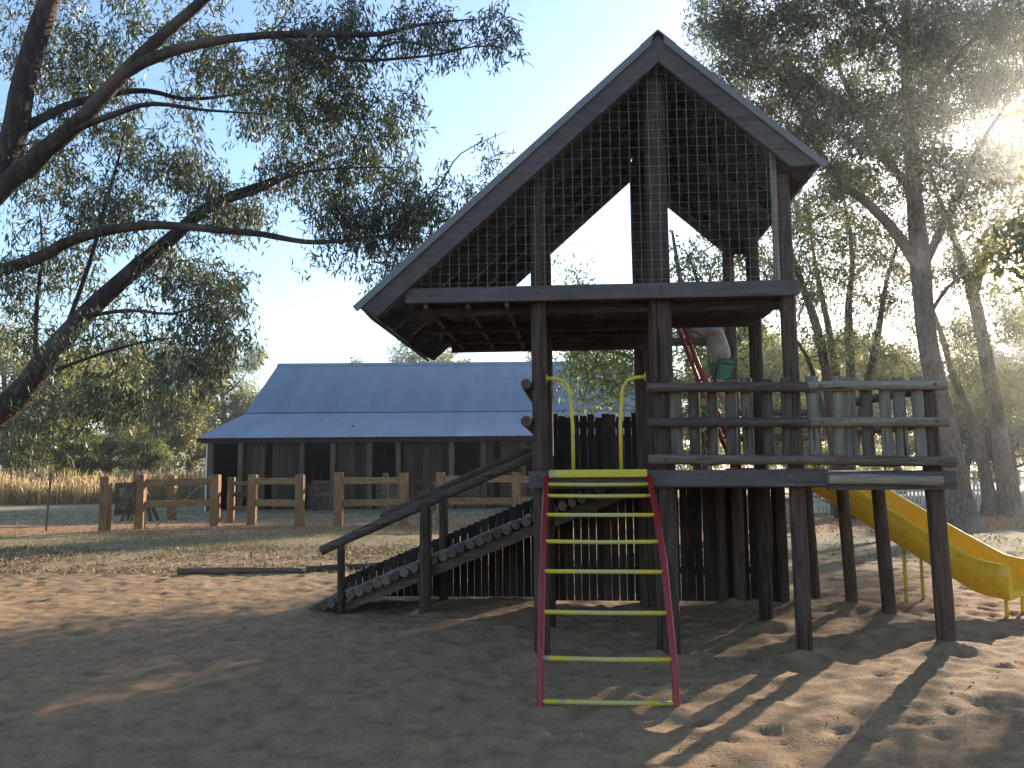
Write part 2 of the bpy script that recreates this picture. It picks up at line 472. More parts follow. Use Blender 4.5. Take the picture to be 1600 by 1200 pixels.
for (fu, fv, fr) in ((0, 0, .12), (1.04, .03, .15), (2.13, 0, .12), (3.26, .02, .13), (2.12, 1.3, .12), (3.32, 1.4, .12), (3.21, 2.15, .12), (.04, -1.5, .07), (.92, -1.5, .07), (-1.33, 2.0, .12), (-2.6, 2.05, .12), (2.12, 2.55, .12), (4.45, 1.8, .06), (4.75, 1.9, .06)):
    fx, fy = 0.231 + fu * _c4 + fv * _s4, 7.081 - fu * _s4 + fv * _c4
    d2 = (GX - fx) ** 2 + (GY - fy) ** 2
    GZ += (0.045 if fr > 0.1 else 0.012) * np.exp(-d2 / (1.7 * fr) ** 2) * (1 + 1.2 * vnoise(GX * 7, GY * 7, 41)) - 0.03 * np.exp(-((np.sqrt(d2) - 3.6 * fr) / (1.3 * fr)) ** 2) * (0.6 + vnoise(GX * 4, GY * 4, 43))
gv = np.stack([GX, GY, GZ], -1).reshape(-1, 3)
nx_, ny_ = len(gx), len(gy)
ii = (np.arange(ny_ - 1)[:, None] * nx_ + np.arange(nx_ - 1)[None]).ravel()
gq = np.stack([ii, ii + 1, ii + 1 + nx_, ii + nx_], 1)

def groundmat():
    m, nt, b = newmat('ground_soil')
    tc = N(nt, 'ShaderNodeTexCoord')
    sp = N(nt, 'ShaderNodeSeparateXYZ'); nt.links.new(tc.outputs['Object'], sp.inputs[0])
    nz = N(nt, 'ShaderNodeTexNoise'); nz.inputs['Scale'].default_value = 0.35; nz.inputs['Detail'].default_value = 6
    nt.links.new(tc.outputs['Object'], nz.inputs['Vector'])
    # distance from the camera side plus noise -> bands of sand, litter, thin grass, red soil, paddock
    a1 = N(nt, 'ShaderNodeMath', operation='MULTIPLY_ADD'); a1.inputs[1].default_value = 7.0
    nt.links.new(nz.outputs['Fac'], a1.inputs[0]); nt.links.new(sp.outputs['Y'], a1.inputs[2])
    a2 = N(nt, 'ShaderNodeMath', operation='DIVIDE'); a2.inputs[1].default_value = 60.0
    nt.links.new(a1.outputs[0], a2.inputs[0])
    sand = (0.275, 0.168, 0.092)
    band = ramp(nt, a2.outputs[0], [(0.0, sand), (0.245, (0.29, 0.188, 0.108)), (0.285, (0.29, 0.198, 0.115)), (0.345, (0.20, 0.165, 0.10)),
                                    (0.40, (0.25, 0.18, 0.11)), (0.425, (0.36, 0.185, 0.10)), (0.475, (0.33, 0.19, 0.115)),
                                    (0.52, (0.30, 0.235, 0.14)), (0.75, (0.36, 0.28, 0.165)), (1.0, (0.34, 0.27, 0.16))])
    # bare red patch in front of the yard opening
    n2 = N(nt, 'ShaderNodeTexNoise'); n2.inputs['Scale'].default_value = 5.0; n2.inputs['Detail'].default_value = 9
    n2.inputs['Roughness'].default_value = 0.7
    nt.links.new(tc.outputs['Object'], n2.inputs['Vector'])
    n3 = N(nt, 'ShaderNodeTexNoise'); n3.inputs['Scale'].default_value = 60.0; n3.inputs['Detail'].default_value = 5
    nt.links.new(tc.outputs['Object'], n3.inputs['Vector'])
    v1 = ramp(nt, n2.outputs['Fac'], [(0.3, (0.6, 0.58, 0.56)), (0.5, (1, 1, 1)), (0.72, (1.3, 1.28, 1.24))])
    v2 = ramp(nt, n3.outputs['Fac'], [(0.3, (0.75, 0.74, 0.72)), (0.7, (1.2, 1.2, 1.2))])
    c = mixc(nt, 1.0, band, v1, 'MULTIPLY'); c = mixc(nt, 0.7, c, v2, 'MULTIPLY')
    nt.links.new(c, b.inputs['Base Color'])
    b.inputs['Roughness'].default_value = 0.95; b.inputs['Specular IOR Level'].default_value = 0.1
    bp = N(nt, 'ShaderNodeBump'); bp.inputs['Strength'].default_value = 0.5; bp.inputs['Distance'].default_value = 0.02
    nt.links.new(n3.outputs['Fac'], bp.inputs['Height']); nt.links.new(bp.outputs[0], b.inputs['Normal'])
    return m
ground = link('ground', quad_mesh('ground', gv, gq, groundmat(), True))
tag(ground, 'sandy playground ground turning to dry grass and red soil', 'ground', kind='structure')

# pale sunlit track far to the right
mb = MB()
pts = [(16, 46), (30, 50), (60, 58), (110, 75)]
L_, Rr_ = [], []
for (x, y) in pts:
    L_.append((x, y - 5, gz(x, y - 5) + 0.05)); Rr_.append((x, y + 9, gz(x, y + 9) + 0.05))
n = len(pts)
mb.add(L_ + Rr_, [(i, i + 1, n + i + 1, n + i) for i in range(n - 1)])
trk = mb.build('track', plain('pale_gravel', (0.55, 0.50, 0.42), 0.95))
tag(trk, 'pale gravel track in sun beyond the trees', 'track', kind='structure')

# ------------------------------------------------------------------ play tower
YAW = R(4)
TO = Vector((0.231, 7.081, 0.0))
def T2W(u, v, z=0.0):
    return Vector((TO.x + u * math.cos(YAW) + v * math.sin(YAW), TO.y - u * math.sin(YAW) + v * math.cos(YAW), z))
def tgz(u, v):
    w = T2W(u, v); return gz(w.x, w.y)
tower = thing('play_tower', 'dark timber play tower with steep gable roof and picket railed deck', 'play tower', TO, -YAW)

APU, APZ, SL = 1.06, 5.19, 0.893          # ridge position, height and roof slope
V0_R = -0.22
def roofz(u): return APZ - SL * abs(u - APU)

def pole(u, v, z1, r, name='post', z0=None, lean=(0, 0), seed=0, mat='post'):
    zb = (tgz(u, v) - 0.12) if z0 is None else z0
    return wobble_log((u - lean[0], v - lean[1], zb), (u, v, z1), r, 12, 8, 0.035, 0.008, seed).build(name, M[mat], tower, True)

pole(0.0, 0.0, roofz(0) - 0.22, 0.066, seed=1)
pole(1.04, 0.03, APZ - 0.24, 0.098, seed=2)
pole(2.10, 0.0, roofz(2.1) - 0.22, 0.068, lean=(-0.03, 0), seed=3)
for i, (u, v) in enumerate(((0.02, 1.27), (2.12, 1.3))): pole(u, v, roofz(u) - 0.22, 0.066, seed=5 + i)
for i, u in enumerate((0.0, 1.105, 2.12)): pole(u, 2.55, roofz(u) - 0.2, (0.066, 0.098, 0.066)[i], seed=9 + i)
MB().cbox(APU - 0.022, APU + 0.022, V0_R + 0.08, 2.66, APZ - 0.16, APZ + 0.012).build('ridge_beam', M['boardy'], tower)
pole(3.21, 0.02, 2.24, 0.073, lean=(-0.05, 0), seed=14)
for i, (u, v) in enumerate(((3.27, 1.40), (3.16, 2.15), (3.0, 2.95))):
    pole(u, v, 1.42, 0.066, lean=(-0.05, 0), seed=17 + i)
pole(1.95, 2.62, 1.42, 0.06, seed=25); pole(2.62, 2.62, 1.42, 0.06, seed=26)

# platform beams
MB().cbox(-0.09, 2.34, -0.135, -0.075, 1.392, 1.532).build('platform_beam', M['trim'], tower)
MB().cbox(2.345, 3.36, -0.115, -0.055, 1.36, 1.505).build('platform_beam', M['trim'], tower)
for v in (0.9, 1.75): MB().cbox(-0.05, 3.24, v - 0.03, v + 0.03, 1.36, 1.478).build('joist', M['boardx'], tower)
MB().cbox(1.15, 3.2, 2.5, 2.58, 1.36, 1.478).build('joist', M['boardx'], tower)
lg = wobble_log((2.33, -0.165, 1.452), (3.22, -0.165, 1.432), 0.044, 10, 7, 0.08, 0.006, 31).build('edge_log', M['grey'], tower, True)
# deck planks, running from front to back
short = MB().cbox(-0.068, 0.068, -0.07, 2.0, 1.482, 1.522, 0.005).mesh('deck_plank', M['boardy'])
long_ = MB().cbox(-0.068, 0.068, -0.05, 2.6, 1.482, 1.522, 0.005).mesh('deck_plank', M['boardy'])
for i in range(24):
    u = 0.0 + i * 0.141
    link('deck_plank', short if u < 1.2 else long_, tower, (u, random.uniform(-0.012, 0.012), (-0.012 if u > 2.35 else 0) + random.uniform(-0.003, 0.003)))

# front railing: dark logs on the left half, weathered ones on the right
for i, (za, zb, zc) in enumerate(((2.212, 2.205, 2.205), (1.922, 1.912, 1.902), (1.618, 1.6, 1.585))):
    zj = 2.30
    if i < 2:
        wobble_log((0.90, -0.135, za), (2.20, -0.135, zb), 0.042, 10, 7, 0.07, 0.006, 40 + i).build('rail', M['rail'], tower, True)
        o = wobble_log((2.205, -0.13, zb), (3.31, -0.13, zc), 0.042, 10, 7, 0.06, 0.006, 44 + i).build('rail', M['grey'], tower, True)
        o['label'] = 'pale weathered rail log'
    else:
        wobble_log((0.90, -0.135, za), (3.34, -0.135, zc), 0.044, 10, 10, 0.08, 0.01, 47).build('rail', M['rail'], tower, True)
pk = MB()
prof = [(-0.042, 0.0), (-0.036, -0.018), (-0.018, -0.031), (0.0, -0.035), (0.018, -0.031), (0.036, -0.018), (0.042, 0.0)]
pk.prism(prof, 'z', 1.59, 2.285)
pk_d = pk.mesh('picket', M['picket']); pk_g = pk.mesh('picket', M['grey_z'])
for i, u in enumerate((1.155, 1.30, 1.445, 1.585, 1.74, 1.895, 2.03)):
    link('picket', pk_d, tower, (u, -0.055, random.uniform(-0.03, 0.01)), (0, R(random.uniform(-0.7, 0.7)), 0), (random.uniform(1.0, 1.2), 1, 1))
for i, u in enumerate((2.305, 2.45, 2.58, 2.86, 3.0, 3.135)):
    o = link('picket', pk_g, tower, (u, -0.055, random.uniform(-0.01, 0.025)), (0, R(random.uniform(-1.2, 0.6)), 0), (random.uniform(1.1, 1.3), 1, 1))
link('picket', pk_d, tower, (2.705, -0.03, -0.03), (0, 0, 0), (1.2, 1, 1))
# right hand railing running back to the slide
for z in (2.19, 1.89, 1.58):
    wobble_log((3.255, 0.02, z), (3.15, 1.5, z + 0.01), 0.04, 10, 6, 0.06, 0.005, int(z * 100)).build('rail', M['rail_y'], tower, True)
# back railing of the deck extension
for z in (2.17, 1.88): wobble_log((2.2, 2.6, z), (2.95, 2.6, z), 0.038, 10, 6, 0.06, 0.005, int(z * 90)).build('rail', M['rail'], tower, True)
# left side rails, ends showing past the corner post
for z in (2.268, 1.952):
    wobble_log((-0.108, -0.07, z), (-0.095, 1.38, z - 0.01), 0.047, 12, 6, 0.05, 0.0, int(z * 80)).build('rail', M['rail_y'], tower, True)

# back wall of palings
pal = MB().cbox(-0.0412, 0.0412, -0.009, 0.009, 0.0, 2.12, 0.003).mesh('paling', M['paling'])
for i in range(31):
    u = -0.02 + i * 0.0862
    ht = 2.12 if u < 1.12 else 1.40
    s = (ht + random.uniform(-0.03, 0.03)) / 2.12
    link('paling', pal, tower, (u + random.uniform(-0.003, 0.003), 2.665, 0.05), (0, R(random.uniform(-0.25, 0.25)), 0), (random.uniform(0.955, 1.015), 1, s))
for z, u1 in ((0.35, 2.62), (1.3, 2.62), (2.02, 1.12)): MB().cbox(-0.05, u1, 2.68, 2.72, z, z + 0.08).build('wall_rail', M['boardx'], tower)

# loft: beams, joists, floor boards with an opening at the back right
MB().cbox(-1.13, 2.17, -0.165, -0.125, 2.965, 3.095).build('loft_beam', M['trim'], tower)
MB().cbox(-1.13, 2.17, 2.62, 2.66, 2.965, 3.06).build('loft_beam', M['boardx'], tower)
for v in (0.12, 0.98): MB().cbox(-1.1, 2.1, v - 0.022, v + 0.022, 2.90, 2.985).build('loft_joist', M['boardx'], tower)
for v in (1.75, 2.42): MB().cbox(-1.1, 1.1, v - 0.022, v + 0.022, 2.90, 2.985).build('loft_joist', M['boardx'], tower)
for u in (-0.98, -0.62, -0.28): MB().cbox(u, u + 0.035, -0.12, 2.6, 2.925, 2.98, 0.004).build('ceiling_batten', M['picket'], tower)
fb_l = MB().cbox(-0.0687, 0.0687, -0.12, 2.6, 2.99, 3.02, 0.003).mesh('loft_board', M['boardy'])
fb_s = MB().cbox(-0.0687, 0.0687, -0.12, 1.02, 2.99, 3.02, 0.003).mesh('loft_board', M['boardy'])
for i in range(24):
    u = -1.09 + i * 0.138
    link('loft_board', fb_l if u < 1.12 else fb_s, tower, (u, random.uniform(-0.006, 0.006), random.uniform(-0.003, 0.003)))

# roof: corrugated skins, rafters, purlins, barge boards, ridge cap
def slope_pt(side, t, lift=0.0):
    """t metres down the slope from the ridge on side -1 (left) / +1 (right)"""
    ln = math.hypot(1, SL)
    nx, nz = side * SL / ln, 1 / ln
    return APU + side * t / ln + nx * lift, APZ - SL * t / ln + nz * lift
LEN = {-1: (APU + 1.50) * math.hypot(1, SL), 1: (2.36 - APU) * math.hypot(1, SL)}
V0, V1 = -0.22, 2.74
for side in (-1, 1):
    nv = 39 * 4
    vsn = np.linspace(V0, V1, nv + 1)
    ts = [0.0, LEN[side] * 0.5, LEN[side]]
    V, F = [], []
    for layer in (0.0, -0.012):
        for t in ts:
            for k, vv in enumerate(vsn):
                li = 0.055 + layer + 0.008 * math.sin(k / 4 * 2 * math.pi)
                a, b_ = slope_pt(side, t, li); V.append((a, vv, b_))
    row = nv + 1; lay = row * 3
    for l in (0, 1):
        for j in range(2):
            for k in range(nv): F.append((l * lay + j * row + k, l * lay + j * row + k + 1, l * lay + (j + 1) * row + k + 1, l * lay + (j + 1) * row + k))
    for k in range(nv): F.append((2 * row + k, 2 * row + k + 1, lay + 2 * row + k + 1, lay + 2 * row + k))
    MB().add(V, F).build('roof_sheet', M['tin_dark'], tower, True)
    # lining boards under the tin
    nb = int(LEN[side] / 0.17)
    for k in range(nb):
        t0, t1 = 0.04 + k * (LEN[side] - 0.06) / nb, 0.04 + (k + 1) * (LEN[side] - 0.06) / nb - 0.006
        P = [slope_pt(side, t0, 0.018), slope_pt(side, t1, 0.018), slope_pt(side, t1, 0.036), slope_pt(side, t0, 0.036)]
        MB().prism(P, 'y', V0 + 0.06, V1 - 0.05).build('lining_board', M['boardy'], tower)
    for v in (0.02, 0.65, 1.27, 1.9, 2.56):
        P = [slope_pt(side, 0.03, 0.016), slope_pt(side, LEN[side] - 0.05, 0.016), slope_pt(side, LEN[side] - 0.05, -0.09), slope_pt(side, 0.12, -0.09)]
        MB().prism(P, 'y', v - 0.022, v + 0.022).build('rafter', M['boardx'], tower)
    for fr, vb in (('front', V0 + 0.012), ('back', V1 - 0.045)):
        lo = LEN[side] - 0.01
        d = 0.17
        a = slope_pt(side, 0, 0.036); b_ = slope_pt(side, lo, 0.036)
        ia = (APU, APZ + 0.036 * math.hypot(1, SL) - (d) * math.hypot(1, SL))
        ib = slope_pt(side, lo - (0.0 if side == -1 else 0.17), 0.036 - d)
        if side == -1:
            ib = slope_pt(side, lo - 0.06, 0.036 - d)
        P = [(APU + 0.0015 * side, APZ + 0.036 * math.hypot(1, SL)), b_, ib, (APU + 0.0015 * side, ia[1])]
        MB().prism(P, 'y', vb, vb + 0.033).build('barge_board', M['trim'], tower)
    # folded tin edge over the barge board
    P = [slope_pt(side, 0.0, 0.066), slope_pt(side, LEN[side] + 0.02, 0.066), slope_pt(side, LEN[side] + 0.02, 0.0), slope_pt(side, 0.0, 0.0)]
    P = [slope_pt(side, 0.0, 0.069), slope_pt(side, LEN[side] + 0.03, 0.069), slope_pt(side, LEN[side] + 0.03, 0.012), slope_pt(side, 0.06, 0.012)]
    MB().prism(P, 'y', V0 - 0.012, V0 + 0.006).build('barge_cap', M['tin_dark'], tower)
    ex, ez = slope_pt(side, LEN[side] - 0.03, 0.0)
    P = [slope_pt(side, LEN[side] - 0.035, 0.03), slope_pt(side, LEN[side] - 0.008, 0.03), slope_pt(side, LEN[side] - 0.008, -0.10), slope_pt(side, LEN[side] - 0.035, -0.10)]
    MB().prism(P, 'y', V0 + 0.05, V1 - 0.05).build('fascia', M['boardy'], tower)
a, b_ = slope_pt(-1, 0.14, 0.075), slope_pt(1, 0.14, 0.075)
MB().prism([a, (APU, APZ + 0.10), b_, (b_[0] - 0.01, b_[1] - 0.008), (APU, APZ + 0.09), (a[0] + 0.01, a[1] - 0.008)], 'y', V0 - 0.01, V1).build('ridge_cap', M['tin_dark'], tower)
# loft side posts and sill at the right
MB().cbox(2.0, 2.05, -0.06, -0.02, 3.095, 4.25).build('loft_stud', M['grey_z'], tower)
MB().cbox(-0.005, 0.025, -0.12, -0.075, 3.095, 4.2).build('loft_stud', M['post'], tower)

bolt = MB().tube([(0, 0.0, 0), (0, -0.012, 0)], 0.013, 6).mesh('bolt', M['steel'])
for u, v, z in ((1.04, -0.18, 2.212), (1.04, -0.18, 1.922), (1.04, -0.182, 1.617), (2.1, -0.18, 2.205), (2.1, -0.18, 1.912), (2.1, -0.182, 1.603), (3.2, -0.175, 2.205), (3.2, -0.175, 1.903), (3.2, -0.182, 1.588),
                (2.3, -0.175, 2.205), (2.3, -0.175, 1.911), (0.0, -0.136, 1.46), (2.1, -0.136, 1.43), (2.1, -0.136, 1.49), (1.5, -0.136, 1.46), (0.0, -0.166, 3.03), (1.04, -0.166, 3.0), (1.04, -0.166, 3.06), (2.1, -0.166, 3.03), (-0.9, -0.166, 3.03)):
    link('bolt', bolt, tower, (u, v, z))

# wire mesh across both gables
def gable_mesh(v, name):
    mb = MB(); r = 0.0013; st = 0.082
    def lim(u): return roofz(u) - 0.15
    u = -1.0
    while u < 2.02:
        zt = lim(u)
        if zt > 3.12: mb.tube([(u, v, 3.09), (u + random.uniform(-.004, .004), v, (3.09 + zt) / 2), (u, v, zt)], r, 3, False)
        u += st
    z = 3.14
    while z < 5.05:
        d = (APZ - 0.15 - z) / SL
        u0, u1 = APU - d, min(APU + d, 2.06)
        if u1 - u0 > 0.1:
            mb.tube([(u0, v + 0.004, z + 0.004), ((u0 + u1) / 2, v + 0.004, z + random.uniform(-.006, .006)), (u1, v + 0.004, z)], r, 3, False)
        z += st
    o = mb.build(name, M['wire'], tower); o['kind'] = 'stuff'
gable_mesh(-0.115, 'wire_mesh'); gable_mesh(2.6, 'wire_mesh')

# ------------------------------------------------------------------ arched climbing ladder
lad = thing('climbing_ladder', 'arched red metal ladder with yellow rungs leading up to tower deck', 'ladder', T2W(0.48, -1.46), -YAW)
path = [(-0.05, -0.12), (-0.015, 0.04), (0.05, 0.30), (0.22, 0.57), (0.38, 0.825), (0.585, 1.017), (0.815, 1.197), (1.085, 1.333), (1.24, 1.41), (1.33, 1.475), (1.43, 1.51)]
def spl(path, n=4):
    out = []
    for i in range(len(path) - 1):
        p0, p1, p2, p3 = [np.array(path[min(max(j, 0), len(path) - 1)]) for j in (i - 1, i, i + 1, i + 2)]
        for k in range(n):
            t = k / n
            out.append(tuple(0.5 * ((2 * p1) + (-p0 + p2) * t + (2 * p0 - 5 * p1 + 4 * p2 - p3) * t * t + (-p0 + 3 * p1 - 3 * p2 + p3) * t ** 3)))
    out.append(tuple(path[-1])); return out
HW = 0.44
for s in (-1, 1):
    MB().tube([(s * (HW - 0.012 * max(0, z)), y, z) for y, z in spl(path, 4)], 0.024, 10).build('stringer', M['red'], lad, True)
for (y, z) in ((-0.015, 0.04), (0.05, 0.30), (0.22, 0.57), (0.38, 0.825), (0.585, 1.017), (0.815, 1.197), (1.085, 1.333), (1.25, 1.42)):
    w = HW - 0.012 * z - 0.015
    MB().tube([(-w, y, z + 0.004), (0, y, z + random.uniform(-0.004, 0.002)), (w, y, z)], 0.0155, 10).build('rung', M['rung'], lad, True)
MB().cbox(-0.40, 0.40, 1.235, 1.318, 1.478, 1.542, 0.008).build('top_step', M['yellow'], lad)
for s in (-1, 1):
    xb, xt = s * 0.198, s * 0.215
    pts = [(xb, 1.36, 1.53), (xb, 1.36, 1.9), (xt, 1.36, 2.16), (xt + s * 0.012, 1.36, 2.23), (xt + s * 0.05, 1.36, 2.285), (xt + s * 0.11, 1.36, 2.305), (xt + s * 0.19, 1.36, 2.31)]
    h = MB().tube(pts, 0.016, 10).build('handle', M['yellow'], lad, True)
    e = pts[-1]
    MB().tube([e, (e[0] + s * 0.008, e[1], e[2])], 0.035, 12).build('flange', M['yellow'], h)

# ------------------------------------------------------------------ log ramp
ramp_o = thing('log_ramp', 'sloping ramp of dark cross logs with handrails beside the tower', 'ramp', T2W(-2.6, 2.5), -YAW)
RU = -2.6
def rl(u): return u - RU            # ramp local x
def rz(u): return 0.02 + (u - RU) * 0.405
V_N, V_F = 2.03 - 2.5, 2.96 - 2.5
logm = [wobble_log((0, V_N - 0.02, 0), (0, V_F, 0), 0.052, 10, 5, 0.08, 0.008, 60 + k).mesh('ramp_log', M['rail_y'], True) for k in range(5)]
for i in range(36):
    u = -2.56 + i * 0.101
    s = random.uniform(0.88, 1.12)
    link('ramp_log', logm[i % 5], ramp_o, (rl(u), random.uniform(-0.03, 0.015), rz(u) + 0.0), (0, R(random.uniform(0, 360)), R(random.uniform(-1.2, 1.2))), (s, 1, s))
for v in (V_N + 0.06, V_F - 0.1):
    mbx = MB(); P = [(rl(-2.45), rz(-2.45) - 0.055), (rl(1.0), rz(1.0) - 0.055), (rl(1.0), rz(1.0) - 0.19), (rl(-2.2), rz(-2.2) - 0.16)]
    mbx.prism(P, 'y', v, v + 0.05).build('stringer', M['boardx'], ramp_o)
RG = lambda u, v: tgz(u, v) - 0.1
wobble_log((rl(-2.48), V_N - 0.03, 0.675), (rl(-0.10), V_N - 0.03, 1.71), 0.052, 12, 9, 0.06, 0.012, 71).build('handrail', M['rail'], ramp_o, True)
wobble_log((rl(-2.05), V_F + 0.06, 0.975), (rl(-0.05), V_F + 0.06, 1.87), 0.048, 12, 8, 0.06, 0.012, 72).build('handrail', M['rail'], ramp_o, True)
wobble_log((rl(-2.255), V_N - 0.03, 0.0), (rl(-2.26), V_N - 0.03, 0.76), 0.042, 10, 5, 0.05, 0.004, 73).build('post', M['post'], ramp_o, True)
wobble_log((rl(-1.335), V_N - 0.05, -0.1), (rl(-1.315), V_N - 0.05, 1.20), 0.064, 12, 6, 0.05, 0.004, 74).build('post', M['post'], ramp_o, True)
wobble_log((rl(-1.29), V_F + 0.07, -0.1), (rl(-1.29), V_F + 0.07, 1.30), 0.055, 12, 6, 0.05, 0.004, 75).build('post', M['post'], ramp_o, True)
rp = MB().cbox(-0.0405, 0.0405, -0.008, 0.008, 0.0, 1.0, 0.003).mesh('paling', M['paling'])
for i in range(29):
    u = -2.5 + i * 0.0855
    link('paling', rp, ramp_o, (rl(u), V_F + 0.115, 0.03), (0, R(random.uniform(-0.3, 0.3)), 0), (random.uniform(0.955, 1.02), 1, max(0.1, rz(u) + 0.20 - 0.03)))
P = [(rl(-2.5), rz(-2.5) + 0.20), (rl(-0.05), rz(-0.05) + 0.20), (rl(-0.05), rz(-0.05) + 0.12), (rl(-2.5), rz(-2.5) + 0.12)]
MB().prism(P, 'y', V_F + 0.128, V_F + 0.165).build('paling_rail', M['boardx'], ramp_o)

# ------------------------------------------------------------------ slide
S0, S1 = Vector((3.70, 10.35, 0)), Vector((5.06, 8.40, 0))
sd_ = (S1 - S0); SLN = sd_.length; sang = math.atan2(sd_.y, sd_.x)
slide = thing('slide', 'yellow plastic slide running down from the side of the deck', 'slide', S0, sang)
def sz(t):
    a = t / SLN
    if a > 0.88: return 0.30 + (1 - a) * 0.25
    b_ = a / 0.88
    return 1.42 + (0.33 - 1.42) * (0.9 * b_ + 0.1 * b_ * b_ * (3 - 2 * b_))
W = 0.29
nseg = 22
def sect(t):
    z = sz(t); hgt = 0.07 + 0.20 * min(1.0, t / SLN / 0.22)
    # half-profile: bed, rising wall, rolled rim
    pr = [(-W - 0.035, z - 0.05), (-W - 0.045, z + hgt * 0.6), (-W - 0.035, z + hgt), (-W - 0.012, z + hgt + 0.018), (-W + 0.012, z + hgt + 0.004), (-W + 0.02, z + hgt * 0.55),
          (-W + 0.05, z + 0.035), (-W + 0.11, z + 0.004), (0, z)]
    top = pr + [(-a, b) for a, b in reversed(pr[:-1])]
    bot = [(W + 0.02, z - 0.055), (0, z - 0.03), (-W - 0.02, z - 0.055)]
    return top + bot
V, F = [], []
for i in range(nseg + 1):
    t = SLN * i / nseg
    V += [(t, p, q) for p, q in sect(t)]
ns = len(sect(0))
for i in range(nseg):
    for k in range(ns): F.append((i * ns + k, i * ns + (k + 1) % ns, (i + 1) * ns + (k + 1) % ns, (i + 1) * ns + k))
F += [tuple(range(ns)), tuple(nseg * ns + k for k in reversed(range(ns)))]
MB().add(V, F).build('chute', M['slide'], slide, True)
for t in (SLN * 0.52, SLN * 0.955):
    for s in (-1, 1):
        w = slide.matrix_basis @ Vector((t, s * 0.17, 0))
        MB().tube([(t, s * 0.17, gz(w.x, w.y) - 0.1), (t, s * 0.17, sz(t) - 0.04)], 0.019, 10).build('leg', M['yellow'], slide, True)
MB().cbox(-0.22, 0.0, -W - 0.02, W + 0.02, 1.36, 1.40, 0.01).build('top_plate', M['slide'], slide)

# ------------------------------------------------------------------ inner red ladder and the climbing child
rl_o = thing('loft_ladder', 'red metal ladder leaning up to the loft inside the tower', 'ladder', T2W(1.9, 1.25), -YAW)
for s in (0, 1):
    MB().tube([(0.02, s * 0.32, 1.52), (-0.25, s * 0.32, 2.27), (-0.5, s * 0.32, 2.98), (-0.6, s * 0.32, 3.28)], 0.021, 10).build('stringer', M['red'], rl_o, True)
for k in range(7):
    t = 0.09 + k * 0.135
    MB().tube([(0.02 - 0.52 * t, 0.0, 1.52 + 1.46 * t), (0.02 - 0.52 * t, 0.32, 1.52 + 1.46 * t)], 0.014, 8).build('rung', M['red'], rl_o, True)
MB().cbox(-0.06, 0.16, -0.03, 0.36, 1.524, 1.545, 0.004).build('base_plate', M['red'], rl_o)

kid = thing('person', 'child in grey top and green shorts climbing the red loft ladder', 'person', T2W(1.78, 1.40, 1.9), -YAW)
def skin_mesh(joints, edges, mat, name, parent, sub=2):
    me = bpy.data.meshes.new(name)
    me.from_pydata([j[0] for j in joints], edges, [])
    o = bpy.data.objects.new(name, me); COL.objects.link(o)
    sk = o.modifiers.new('skin', 'SKIN')
    ss = o.modifiers.new('sub', 'SUBSURF'); ss.levels = sub; ss.render_levels = sub
    if not me.skin_vertices: pass
    for i, j in enumerate(joints):
        d = me.skin_vertices[0].data[i]
        r = j[1]; d.radius = r if hasattr(r, '__len__') else (r, r); d.use_root = (i == 0)
    dg = bpy.context.evaluated_depsgraph_get()
    em = bpy.data.meshes.new_from_object(o.evaluated_get(dg))
    bpy.data.objects.remove(o)
    em.materials.clear(); em.materials.append(mat)
    em.polygons.foreach_set('use_smooth', [True] * len(em.polygons))
    return link(name, em, parent)
# local axes: x right, y away from the camera, z up from the lower foot; the child faces the ladder (towards -x)
J = [((0.03, 0, 0.70), (0.085, 0.10)), ((0.0, 0, 0.84), (0.075, 0.09)), ((-0.06, 0, 1.02), (0.075, 0.105)), ((-0.07, 0, 1.10), (0.05, 0.06)), ((-0.075, 0, 1.16), 0.036), ((-0.085, 0, 1.22), 0.055), ((-0.09, 0, 1.31), 0.082), ((-0.085, 0, 1.385), 0.06),
     ((-0.07, -0.125, 1.04), 0.036), ((-0.20, -0.15, 0.97), 0.028), ((-0.31, -0.13, 1.05), 0.021), ((-0.345, -0.12, 1.07), 0.018),
     ((-0.07, 0.125, 1.04), 0.036), ((-0.2, 0.16, 1.06), 0.028), ((-0.34, 0.14, 1.17), 0.021), ((-0.375, 0.13, 1.19), 0.018),
     ((0.03, -0.07, 0.66), 0.062), ((-0.03, -0.085, 0.44), 0.046), ((0.06, -0.08, 0.235), 0.032), ((0.06, -0.08, 0.18), 0.026), ((-0.04, -0.08, 0.165), 0.02),
     ((0.02, 0.07, 0.66), 0.062), ((-0.15, 0.09, 0.60), 0.046), ((-0.08, 0.09, 0.39), 0.032), ((-0.08, 0.09, 0.34), 0.026), ((-0.18, 0.09, 0.33), 0.02)]
E_ = [(0, 1), (1, 2), (2, 3), (3, 4), (4, 5), (5, 6), (6, 7), (2, 8), (8, 9), (9, 10), (10, 11), (2, 12), (12, 13), (13, 14), (14, 15),
      (0, 16), (16, 17), (17, 18), (18, 19), (19, 20), (0, 21), (21, 22), (22, 23), (23, 24), (24, 25)]
body = skin_mesh(J, E_, M['skin'], 'body', kid)
